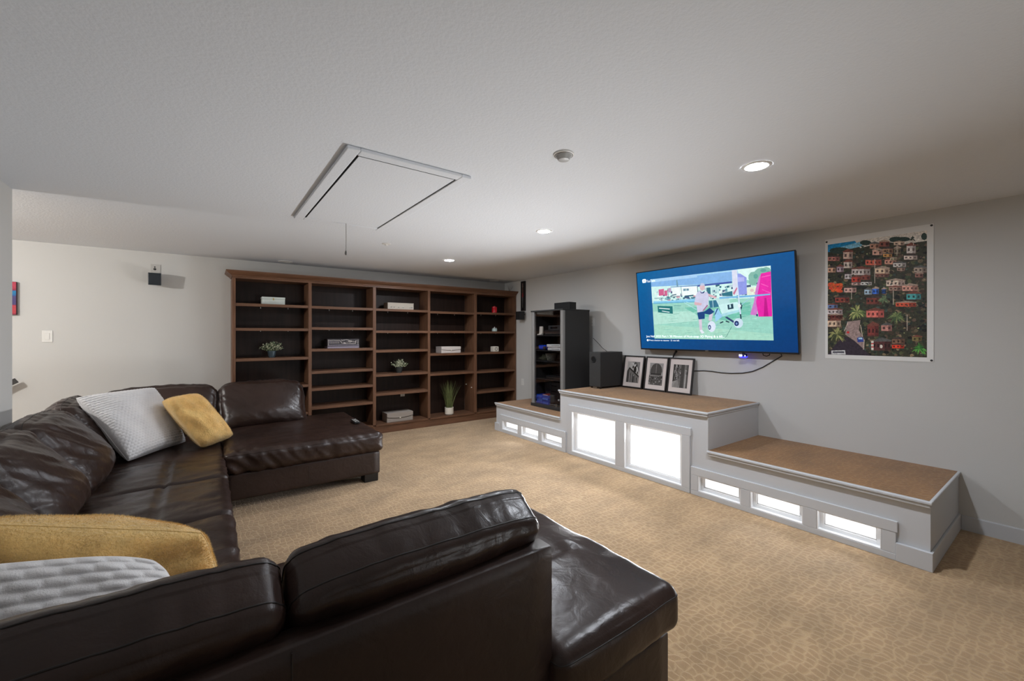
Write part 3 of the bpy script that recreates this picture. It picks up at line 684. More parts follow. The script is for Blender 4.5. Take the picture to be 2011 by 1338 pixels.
fixn(obj('body', MB().prism([(p[0], p[1]) for p in pr], 'y', 4.685, 4.755), 'cream', t, bevel=.003)); obj('cradle', B(3.93, 3.936, 4.69, 4.75, 1.470, 1.478), 'cream', t)
t = thing('game_controller', 'blue game controller on the second shelf of the media cabinet', 'controller', (3.97, 4.66, 1.245))
cushion('body', t, 'blue', (3.975, 4.665, 1.283), np.eye(3), (.045, .085, .036), .034, n=8)
for s_ in (-1, 1): obj('grip', MB().lathe((3.945, 4.665+s_*.062, 1.250), [(.018, 0), (.024, .02), (.022, .05)], 12), 'black', t, smooth=40)
for s_ in (-1, 1): obj('thumbstick', MB().lathe((3.95, 4.665+s_*.03, 1.317), [(.010, 0), (.007, .006), (.011, .014)], 12), 'black', t, smooth=40)
for k, z in enumerate((1.2455, 1.292)):
    t = block('game_console', ['white slab console lying lowest of its pair on the second cabinet shelf', 'white slab console lying on top of its pair on the second cabinet shelf'][k], 'console', 3.95, 4.20, 4.245, 4.545+.02*k, z, z+.040, 'plastic', .006)
    obj('slot', B(3.9485, 3.951, 4.30, 4.46, z+.018, z+.022), 'dark', t)
LPX = [Vector((0, 1, 0)), Vector((.32, 0, .95)), Vector((.95, 0, -.32))]
t = thing('leaning_panel', 'dim grey board leaning at the back of the second cabinet shelf', 'board', (4.3, 4.5, 1.245))
obj('board', MB().obox((4.27, 4.52, 1.335), LPX, (.09, .078, .004)), mat('dim_grey_card', (92, 86, 82), .7), t, bevel=.001)
obj('board_rim', MB().obox((4.265, 4.52, 1.335), LPX, (.08, .068, .002)), 'blackmatte', t)
t = thing('wire_basket', 'small grey wicker basket on the third cabinet shelf', 'basket', (4.05, 4.58, 1.092))
bk = MB()
for k in range(7): 
    z = 1.098+.016*k; r_ = .045+.004*k; bk.tube([(4.05+r_*math.cos(a), 4.58+1.3*r_*math.sin(a), z) for a in np.linspace(0, 2*math.pi, 20)[:-1]], .003, 5, True)
obj('hoops', bk, 'wicker', t, smooth=True)
bk = MB()
for a in np.linspace(0, 2*math.pi, 15)[:-1]: bk.tube([(4.05+.045*math.cos(a), 4.58+.0585*math.sin(a), 1.093), (4.05+.071*math.cos(a), 4.58+.092*math.sin(a), 1.198)], .003, 5)
obj('stakes', bk, 'wicker', t, smooth=True)
t = block('cable_box', 'flat silver-edged cable box on the fourth cabinet shelf', 'box', 3.97, 4.30, 4.25, 4.60, .8355, .885, 'black')
obj('front_strip', B(3.967, 3.971, 4.26, 4.59, .853, .861), 'metal', t)
t = block('amplifier', 'black amplifier with two white knobs in the bottom of the media cabinet', 'amplifier', 3.96, 4.32, 4.24, 4.50, ZL+.045, .80, 'black')
for z in (.56, .70):
    k_ = obj('knob', MB().lathe((3.944, 4.31, z), [(.011, 0), (.013, .004), (.013, .016)], 16, 'x'), 'plastic', t, smooth=40)
for z in (.60, .66, .74): obj('slot', B(3.9575, 3.961, 4.36, 4.47, z, z+.012), 'gloss', t)
t = block('small_speaker', 'small black box speaker on the left under the lowest cabinet shelf', 'speaker', 4.08, 4.30, 4.56, 4.76, .63, .80, 'black')
t.location.z = t.location.z
obj('cone', MB().lathe((4.074, 4.66, .72), [(.05, 0), (.05, .006)], 20, 'x'), 'blackmatte', t)
obj('stand', B(4.09, 4.29, 4.57, 4.75, ZL+.0455, .63), 'blackmatte', t)
k = 0
for col_, y0 in enumerate((4.510, 4.648)):
    for row in range(4):
        z = ZL+.0455+.031*row+.0003*row; dx = [.0, .008, -.004, .006][row]
        if col_ == 1 and row == 3: pass
        nm = ['right', 'left'][col_]
        ordn = ['lowest', 'second from the bottom', 'third from the bottom', 'topmost'][row]
        t = thing('game_case', f'blue plastic game case, {ordn} in the {nm} stack at the cabinet bottom', 'case', (4.0, y0+.065, z), 'blue game cases stacked in the cabinet bottom')
        obj('case_shell', B(3.935+dx, 4.07+dx, y0, y0+.130, z, z+.030), 'blue', t, bevel=.003)
        obj('spine_label', B(3.9345+dx, 3.9352+dx, y0+.012, y0+.118, z+.006, z+.024), mat('spine_%d' % k, [(20, 80, 190), (24, 60, 170), (60, 120, 215), (20, 50, 150)][(row+col_) % 4], .4), t); k += 1
t = block('red_case', 'red game case lying on the right blue stack in the cabinet', 'case', 3.94, 4.07, 4.52, 4.64, ZL+.0455+.1255, ZL+.0455+.140, 'redp', .002)
obj('spine_label', B(3.9392, 3.94, 4.53, 4.63, ZL+.175, ZL+.182), 'plastic', t)
t = thing('center_speaker', 'low black box speaker lying on top of the media cabinet', 'speaker', (4.16, 4.44, cz1))
ax = [Vector((.83, .56, 0)), Vector((-.56, .83, 0)), Vector((0, 0, 1))]
ax = [Vector((1, 0, 0)), Vector((0, 1, 0)), Vector((0, 0, 1))]
obj('cabinet', MB().obox((4.17, 4.415, cz1+.0545), ax, (.07, .155, .054)), 'black', t, bevel=.004)
obj('grille', MB().obox((4.098, 4.415, cz1+.0545), ax, (.003, .146, .046)), mat('black_grille_cloth', (20, 20, 20), .85, bump=(600, I3, .3, .001)), t, bevel=.001)

# subwoofer
ZM = .7685
t = thing('subwoofer', 'black box subwoofer with a round port on the tall platform', 'subwoofer', (4.31, 3.775, ZM))
obj('cabinet', B(4.10, 4.53, 3.68, 3.87, ZM+.022, 1.24), 'blackmatte', t, bevel=.004)
obj('front_panel', B(4.092, 4.10, 3.681, 3.869, ZM+.024, 1.238), mat('subwoofer_front', (54, 54, 54), .5), t, bevel=.003)
obj('port_ring', MB().lathe((4.086, 3.797, 1.145), [(.034, .0055), (.036, .002), (.041, 0), (.045, .002), (.046, .0062)], 30, 'x', cap=False), 'black', t, smooth=True)
obj('port_hole', MB().lathe((4.0905, 3.797, 1.145), [(.035, 0), (.035, .0012)], 30, 'x'), mat('port_void', (5, 5, 5), 1), t)
obj('badge', B(4.0915, 4.0922, 3.755, 3.795, .90, .908), mat('grey_badge', (62, 62, 62), .4), t)
for y in (3.70, 3.85):
    for x in (4.12, 4.51): obj('foot', MB().lathe((x, y, ZM), [(.014, 0), (.017, .022)], 14), 'black', t, smooth=40)
obj('badge', B(4.0925, 4.098, 3.74, 3.80, ZM+.004, ZM+.020), 'metal', t)
t = tag(obj('speaker_cable', MB().tube([(4.47, 4.155, 1.42), (4.50, 4.10, 1.36), (4.52, 4.03, 1.285), (4.53, 3.97, 1.245), (4.56, 3.92, 1.20), (4.575, 3.9, 1.0), (4.56, 3.88, .775)], .004, 6), 'cable', smooth=True), 'thin black cable dropping behind the subwoofer from the media cabinet', 'cable')

# ------------------------------------------------------------------ three framed photographs
V = Vector((.072, 0, .42)).normalized(); U = Vector((0, -1, 0)); N = U.cross(V)
if N.x > 0: N = -N
GR = lambda v: (v, v-4, v-7)
R_ = random.Random(9)
def rect(x0, y0, x1, y1, g): return (GR(g), [x0, y0, x1, y0, x1, y1, x0, y1])
pic1 = [(GR(120), [0, 0, 1000, 0, 1000, 1000, 0, 1000]), (GR(176), [0, 0, 220, 0, 620, 60, 760, 120, 900, 330, 1000, 620, 1000, 700, 180, 320, 60, 480, 0, 500]), (GR(60), [560, 0, 720, 40, 1000, 420, 1000, 520, 820, 240]), (GR(190), [230, 60, 640, 60, 860, 330, 760, 560, 200, 290])]
pic1 += [(GR(30), [int(x+rx*math.cos(k*.628)) if i % 2 == 0 else int(y+ry*math.sin(k*.628)) for k in range(10) for i in (0, 1)]) for x, y, rx, ry in ((640, 380, 110, 170), (470, 260, 60, 70), (720, 200, 50, 60), (860, 520, 40, 70), (590, 90, 60, 50))]
pic1 += [(GR(46), [0, 480, 180, 270, 1000, 660, 1000, 740, 190, 360, 40, 520]), (GR(70), [0, 520, 180, 360, 190, 1000, 0, 1000])]
for k in range(9): x = 220+k*86; pic1.append(rect(x, 480+int(k*34), x+40, 990, [150, 64, 132, 40][k % 4])); 
pic1 += [rect(540, 690, 600, 990, 16), rect(300, 560, 330, 640, 24), rect(800, 760, 850, 860, 30)]
pic2 = [(GR(150), [0, 0, 1000, 0, 1000, 1000, 0, 1000])]
dome = [(60, 480)]+[(500-440*math.cos(math.pi*k/16*1.0), 480-470*math.sin(math.pi*k/16)**.8) for k in range(1, 16)]+[(880, 480)]
pic2 += [(GR(72), [int(c) for p in dome for c in p])]+[rect(480, 20, 512, 470, 130)]
for k in range(5): pic2.append((GR(92), [500, 30, 150+k*60, 470, 162+k*60, 470]))
pic2 += [rect(0, 560, 1000, 1000, 84), rect(90, 470, 880, 540, 46), rect(60, 540, 760, 620, 120), rect(0, 620, 1000, 660, 40)]
for k in range(60): x, y = R_.randint(0, 920), R_.randint(600, 950); pic2.append(rect(x, y, min(1000, x+R_.randint(30, 110)), min(1000, y+R_.randint(15, 60)), R_.choice([24, 44, 60, 118, 150, 96])))
pic3 = [(GR(110), [0, 0, 1000, 0, 1000, 1000, 0, 1000]), rect(520, 0, 740, 1000, 70), rect(740, 0, 820, 1000, 120), rect(800, 220, 880, 1000, 170), rect(880, 0, 1000, 1000, 84), rect(0, 0, 110, 760, 52), rect(230, 0, 300, 400, 60)]
for k in range(36): x, y = R_.randint(60, 500), R_.randint(0, 680); pic3.append(rect(x, y, min(530, x+R_.randint(20, 70)), y+R_.randint(30, 130), R_.choice([30, 60, 84, 150, 176])))
pic3 += [(GR(150), [0, 1000, 0, 700, 340, 640, 520, 1000]), (GR(60), [0, 700, 330, 640, 330, 670, 0, 760])]
for k in range(5): pic3.append((GR(66), [330, 650, 60+k*110, 1000, 84+k*110, 1000]))
pic3 += [rect(840, 260, 862, 420, 30), rect(900, 300, 960, 420, 40)]
for yc, pic, lb in ((3.508, pic1, 'black framed photo of a gabled church front, leftmost of three leaning on the tall platform'), (3.162, pic2, 'black framed photo of a domed building, middle of three leaning on the tall platform'), (2.830, pic3, 'black framed photo of a narrow street, rightmost of three leaning on the tall platform')):
    t = thing('picture_frame', lb, 'picture', (4.50, yc, ZM), 'three framed photos leaning on the platform')
    O = Vector((4.500, yc, ZM+.003)); w, hh, bw = .32, .425, .017
    def obx(u0, u1, v0, v1, d0, d1):
        return MB().obox(O+U*(u0+u1)/2+V*(v0+v1)/2+N*(d0+d1)/2, [U, V, N], ((u1-u0)/2, (v1-v0)/2, (d1-d0)/2))
    for a in ((-w/2, -w/2+bw, 0, hh), (w/2-bw, w/2, 0, hh), (-w/2+bw, w/2-bw, 0, bw), (-w/2+bw, w/2-bw, hh-bw, hh)): obj('frame_bar', obx(*a, -.010, .012), 'frameblack', t, bevel=.0015)
    obj('backing', obx(-w/2+.01, w/2-.01, .01, hh-.01, -.009, -.002), 'dark', t)
    obj('mat_board', obx(-w/2+bw, w/2-bw, bw, hh-bw, -.001, .003), 'mat_board', t)
    def P(u, v, l, O=O): return O+U*(-.097+.194*u)+V*(.345-.275*v)+N*(.0036+l)
    flat_picture('photograph', pic, 'print_matte', t, P, gain=1.0)

# ------------------------------------------------------------------ television
t = thing('television', 'large flat television tilted forward on the right wall showing a man beside a model airplane', 'television', (4.45, 2.472, 1.28))
Vd = Vector((.1, 0, -.972)).normalized(); Un = Vector((0, -1, 0)); Nn = Vector((-.972, 0, -.1)).normalized()
TL = Vector((4.40, 3.360, 2.252)); TW, TH = 1.776, .977
def tp(u, v, d): return TL+Un*(u*TW)+Vd*(v*TH)+Nn*d
def tb(u0, u1, v0, v1, d0, d1): return MB().obox(tp((u0+u1)/2, (v0+v1)/2, (d0+d1)/2), [Un, -Vd, Nn], ((u1-u0)/2*TW, (v1-v0)/2*TH, (d1-d0)/2))
bx, bt, bo = .010/TW, .010/TH, .017/TH
obj('housing', tb(.004, .996, .004, .996, -.05, -.004), 'black', t, bevel=.006)
for a in ((0, bx, 0, 1), (1-bx, 1, 0, 1), (bx, 1-bx, 0, bt), (bx, 1-bx, 1-bo, 1)): obj('bezel', tb(*a, -.012, .004), 'black', t, bevel=.001)
def P(u, v, l): return tp(bx+(1-2*bx)*u, bt+(1-bt-bo)*v, .0005+l)
SCREEN=[((150,208,192),[115,102,883,113,881,880,114,870]),
((178,222,208),[115,518,438,543,441,656,117,690]),
((165,215,195),[117,690,563,748,879,813,881,880,114,870]),
((110,190,170),[353,490,570,489,767,468,774,610,624,664,443,588]),
((168,215,240),[115,102,883,113,882,229,116,224]),
((215,245,238),[704,111,883,113,881,258,719,228]),
((205,240,235),[114,193,453,233,750,264,812,314,804,432,448,415,114,407]),
((130,178,228),[114,138,302,136,457,123,673,126,670,234,453,231,114,197]),
((165,205,240),[115,105,451,106,456,145,115,141]),
((60,85,165),[453,235,670,232,670,252,453,255]),
((90,130,190),[264,222,453,235,453,246,264,230]),
((205,95,140),[171,242,213,239,211,320,172,322]),
((205,95,140),[215,263,238,262,237,330,214,330]),
((180,150,185),[245,239,267,236,267,289,245,291]),
((235,250,245),[274,237,334,235,333,350,274,348]),
((235,250,245),[341,237,453,250,450,354,340,345]),
((110,150,170),[355,262,374,262,373,290,355,289]),
((110,150,170),[378,263,394,265,394,290,377,290]),
((110,150,170),[309,151,317,146,320,227,310,229]),
((35,95,115),[240,238,243,362,246,362,243,238]),
((35,95,115),[340,225,342,352,345,352,342,225]),
((35,95,115),[268,336,304,329,303,317,267,324]),
((35,95,115),[242,354,295,349,295,342,241,346]),
((35,95,115),[295,349,330,348,330,341,295,342]),
((35,95,115),[364,362,424,359,424,343,364,346]),
((35,95,115),[133,351,208,358,208,352,133,345]),
((35,95,115),[451,250,452,311,456,311,455,250]),
((40,110,130),[512,276,538,275,537,355,513,358]),
((40,110,130),[606,354,669,337,670,395,608,386]),
((40,110,130),[593,273,605,270,606,291,594,294]),
((150,190,200),[546,276,549,275,549,346,545,348]),
((150,190,200),[555,277,559,277,558,348,555,349]),
((150,190,200),[565,279,568,278,568,349,564,351]),
((150,190,200),[574,280,578,280,577,350,574,352]),
((150,190,200),[584,282,587,282,587,352,583,353]),
((215,220,238),[672,114,703,113,702,378,674,385]),
((200,110,140),[673,364,696,300,699,316,679,385]),
((140,152,226),[704,156,720,159,754,209,751,385,702,389]),
((175,180,238),[703,194,741,202,740,247,703,245]),
((128,182,168),[824,218,816,254,797,271,777,260,764,227,765,186,779,157,800,155,818,179]),
((128,182,168),[868,211,853,235,830,239,809,220,798,187,800,151,816,127,839,124,860,142,871,176]),
((128,182,168),[884,163,877,187,859,194,842,180,835,152,843,127,861,121,878,135]),
((128,182,168),[810,265,803,291,786,300,770,286,764,256,771,229,788,221,804,235]),
((95,160,150),[863,158,856,172,841,172,829,159,830,142,842,134,856,141]),
((95,160,150),[817,207,811,227,800,230,792,214,793,190,802,177,812,184]),
((95,160,150),[882,186,877,204,866,206,858,192,859,171,867,159,877,166]),
((225,235,215),[753,315,807,313,805,412,752,395]),
((215,190,190),[791,351,787,364,777,366,770,355,770,340,778,331,787,336]),
((215,190,190),[803,377,799,387,791,386,787,375,791,365,799,366]),
((205,120,200),[764,605,788,470,801,332,821,217,834,179,821,375,800,616]),
((228,35,165),[832,182,883,172,880,632,809,630,799,471,819,315]),
((245,90,190),[834,225,882,215,881,205,834,215]),
((245,90,190),[829,291,866,327,868,320,831,284]),
((245,90,190),[833,350,877,396,879,390,835,345]),
((190,15,135),[845,437,855,438,861,630,836,630]),
((40,60,110),[796,601,806,602,805,627,797,624]),
((135,202,236),[124,386,258,393,429,390,435,428,257,425,123,415]),
((95,170,205),[123,408,435,422,434,433,123,420]),
((180,225,235),[354,430,437,523,439,518,356,425]),
((180,225,235),[368,426,471,482,472,476,369,421]),
((20,112,116),[155,448,270,465,270,559,156,531]),
((225,240,240),[166,485,248,503,249,492,167,474]),
((225,240,240),[187,521,245,542,246,533,188,513]),
((110,170,165),[281,466,333,471,333,460,281,454]),
((110,170,165),[283,487,325,497,326,491,284,481]),
((45,112,142),[523,430,579,425,583,503,528,509]),
((190,225,232),[546,427,547,508,550,508,549,427]),
((190,225,232),[566,416,585,493,590,488,572,411]),
((185,222,222),[560,402,648,411,653,471,594,483]),
((118,182,226),[590,393,654,395,769,398,875,397,876,410,768,418,653,415,590,416]),
((200,236,236),[582,481,694,460,712,508,710,567,605,616]),
((165,215,225),[591,587,710,544,710,567,605,616]),
((20,62,82),[636,487,670,476,672,532,638,540]),
((190,225,232),[647,486,656,483,658,518,648,522]),
((150,202,236),[557,536,578,520,602,616,558,674]),
((25,70,120),[572,521,580,520,561,585,549,608]),
((40,60,110),[617,623,630,617,686,688,677,704]),
((20,50,70),[587,695,608,678,605,666,584,683]),
((20,50,70),[620,672,641,687,644,675,623,660]),
((130,190,200),[559,720,584,688,582,683,557,715]),
((215,226,242),[558,726,554,753,547,775,536,788,525,788,515,775,508,753,506,725,509,697,517,675,528,663,539,664,549,676,556,699]),
((15,52,112),[528,734,526,747,523,756,520,762,515,762,512,756,510,746,509,734,510,721,513,711,517,706,521,706,525,712,527,722]),
((190,215,235),[523,734,522,741,521,746,519,749,517,749,515,746,514,741,514,734,515,727,516,722,518,719,520,719,521,722,522,727]),
((200,222,236),[722,693,719,716,711,735,700,745,687,745,677,734,669,715,667,691,670,668,679,649,690,639,702,640,713,651,720,670]),
((25,46,102),[698,696,697,709,693,719,687,724,681,724,676,719,672,708,671,695,673,683,677,673,683,667,688,668,694,673,697,684]),
((120,150,200),[690,698,690,704,688,708,686,710,683,710,681,708,680,703,679,698,680,692,682,688,684,686,686,686,688,688,690,693]),
((205,220,242),[698,254,703,253,709,461,715,647,708,645,702,502]),
((20,50,75),[706,595,714,596,715,649,708,647]),
((20,50,75),[713,462,723,504,716,555,711,523]),
((225,240,246),[716,505,715,513,712,519,708,523,703,522,699,518,697,511,696,503,697,495,700,489,704,486,709,486,712,490,715,497]),
((160,200,225),[719,496,774,426,772,421,717,491]),
((200,200,226),[451,319,474,303,495,333,514,317,526,367,516,494,482,547,444,555,441,465,426,443,440,353]),
((25,60,120),[467,302,479,328,496,330,502,307,491,338,475,336]),
((160,110,140),[510,472,517,484,486,541,476,541]),
((212,172,182),[427,430,476,449,473,475,427,466]),
((212,172,182),[522,345,576,391,566,409,522,373]),
((214,182,188),[503,269,501,285,495,298,488,305,480,304,474,295,469,280,468,263,470,246,475,233,483,227,490,228,497,237,502,252]),
((185,198,226),[471,245,478,218,497,221,503,247]),
((8,62,124),[442,557,492,547,526,508,554,557,526,589,492,574,490,633,449,639]),
((208,196,214),[449,639,471,637,469,757,483,800,463,807,452,768]),
((208,196,214),[520,590,547,573,533,658,514,657]),
((225,232,242),[452,766,469,760,483,798,465,807]),
((50,110,110),[653,733,620,839,622,841,655,735]),
((50,110,110),[621,839,600,864,601,866,621,841])]

def specks(n, u0, u1, v0, v1, pal, w, h):
    o = []
    for i in range(n):
        x, y = pr0.uniform(u0, u1), pr0.uniform(v0, v1); a, b = pr0.uniform(.3, 1)*w, pr0.uniform(.3, 1)*h
        o.append((pal[pr0.randint(len(pal))], [int(x), int(y), int(x+a), int(y-.1*a), int(x+a), int(y+b-.1*a), int(x), int(y+b)]))
    return o
pr0 = np.random.RandomState(3)
CR = [(40, 100, 120), (90, 150, 165), (235, 250, 246), (180, 205, 215), (60, 80, 120), (150, 185, 190), (205, 150, 165), (225, 240, 236)]
SCREEN = SCREEN[:9]+specks(120, 135, 790, 250, 395, CR, 26, 34)+specks(260, 160, 815, 470, 860, [(152, 212, 196), (140, 198, 182), (172, 224, 208), (132, 190, 172)], 60, 5)+specks(60, 140, 800, 350, 410, [(30, 84, 104), (60, 110, 130), (200, 225, 228)], 20, 14)+SCREEN[9:]
flat_picture('screen', SCREEN, 'screen', t, P, step=.000004, bg=[(0, 98, 158), (0, 80, 142), (0, 54, 112), (0, 76, 138)])
def tw(u0, v0, sx): return lambda x, y, z: P(u0+x/TW/(1-2*bx), v0-y/TH/(1-bt-bo), .0022)
text_mesh('screen_title', 'Joe Nall 2023 Part 1 30 Minutes of Non-stop 3D Flying & a 60...', .036, 'screentext', t, tw(.048, .853, 1), width=.556*TW)
text_mesh('screen_hint', 'Press a button to resume \u00b7 21 min left', .025, 'screentext', t, tw(.071, .901, 1), width=.232*TW)
text_mesh('screen_logo_text', 'YouTube', .046, 'screentext', t, tw(.078, .136, 1), width=.070*TW)
def rr(u0, v0, u1, v1, d):
    pts = []; ru, rv = .008, .014
    for cu, cv, a0 in ((u1-ru, v1-rv, 0), (u0+ru, v1-rv, 90), (u0+ru, v0+rv, 180), (u1-ru, v0+rv, 270)):
        for k in range(5): a = math.radians(a0+k*22.5); pts.append((cu+ru*math.cos(a), cv+rv*math.sin(a)))
    m_ = MB(); m_.add([P(p[0], p[1], d) for p in pts], [tuple(range(len(pts)))[::-1]]); return m_
obj('screen_logo', rr(.044, .088, .075, .136, .0022), 'screentext', t)
m_ = MB(); m_.add([P(.056, .102, .0025), P(.056, .124, .0025), P(.066, .113, .0025)], [(0, 1, 2)]); obj('screen_logo_arrow', m_, mat('logo_blue', (40, 110, 170), .3, emit=(30, 110, 175), estr=1), t)
m_ = MB(); m_.add([P(.058+.0075*math.cos(k*.45)*1, .892-.0135*math.sin(k*.45), .0022) for k in range(14)], [tuple(range(14))]); obj('screen_button', m_, 'screentext', t)
obj('brand_plate', tb(.482, .503, 1-bo*.75, 1-bo*.25, .004, .0048), 'metal', t)
obj('wall_mount', MB().box(4.525, XW-.0005, 2.25, 2.70, 1.62, 1.92), 'blackmatte', t, bevel=.004)
obj('mount_arm', MB().box(4.545, XW-.0005, 2.92, 2.97, 1.40, 2.1), 'blackmatte', t, bevel=.003)
t = thing('led_puck', 'small glowing blue LED receiver hanging under the television', 'receiver', (4.50, 2.10, 1.235))
obj('body', MB().lathe((4.51, 2.10, 1.235), [(.02, 0), (.036, .008), (.036, .024), (.03, .032)], 24), mat('clear_dark_plastic', (20, 20, 70), .2), t, smooth=40)
obj('blue_light', MB().lathe((4.51, 2.10, 1.226), [(.024, 0), (.0385, .008), (.0385, .018)], 24), 'led', t, smooth=40, label='glowing blue ring')
obj('white_light', MB().box(4.468, 4.473, 2.095, 2.125, 1.243, 1.262), 'ledw', t, bevel=.003); obj('white_light', MB().box(4.470, 4.474, 2.062, 2.070, 1.243, 1.256), 'ledw', t, bevel=.002)
obj('clip', B(4.50, 4.52, 2.09, 2.11, 1.266, 1.285), 'black', t)
tag(obj('power_cable', MB().tube([(4.585, 1.78, 1.29), (4.60, 1.775, 1.255), (4.60, 1.85, 1.205), (4.60, 1.95, 1.135), (4.60, 2.05, 1.085), (4.60, 2.15, 1.06), (4.60, 2.27, 1.048), (4.60, 2.38, 1.047), (4.60, 2.48, 1.055), (4.60, 2.58, 1.056), (4.60, 2.68, 1.046), (4.60, 2.78, 1.035), (4.60, 2.86, 1.0), (4.60, 2.88, .9), (4.60, 2.88, .775)], .0045, 7), 'cable', smooth=True), 'thin black cable drooping across the wall below the right end of the television', 'cable')
tag(obj('power_cable', MB().tube([(4.55, 1.86, 1.30), (4.56, 1.87, 1.262), (4.565, 1.90, 1.250), (4.565, 1.93, 1.258), (4.56, 1.94, 1.30)], .0045, 7), 'cable', smooth=True), 'short black cable loop under the lower right corner of the television', 'cable')
tag(obj('power_cable', MB().tube([(4.535, 2.885, 1.268), (4.555, 2.905, 1.258), (4.575, 2.94, 1.225), (4.595, 2.97, 1.18), (4.600, 2.99, 1.0), (4.600, 2.99, .775)], [.014, .013, .010, .007, .006, .006], 8), 'cable', smooth=True), 'thick black cable leaving the television underside behind the framed photos', 'cable')

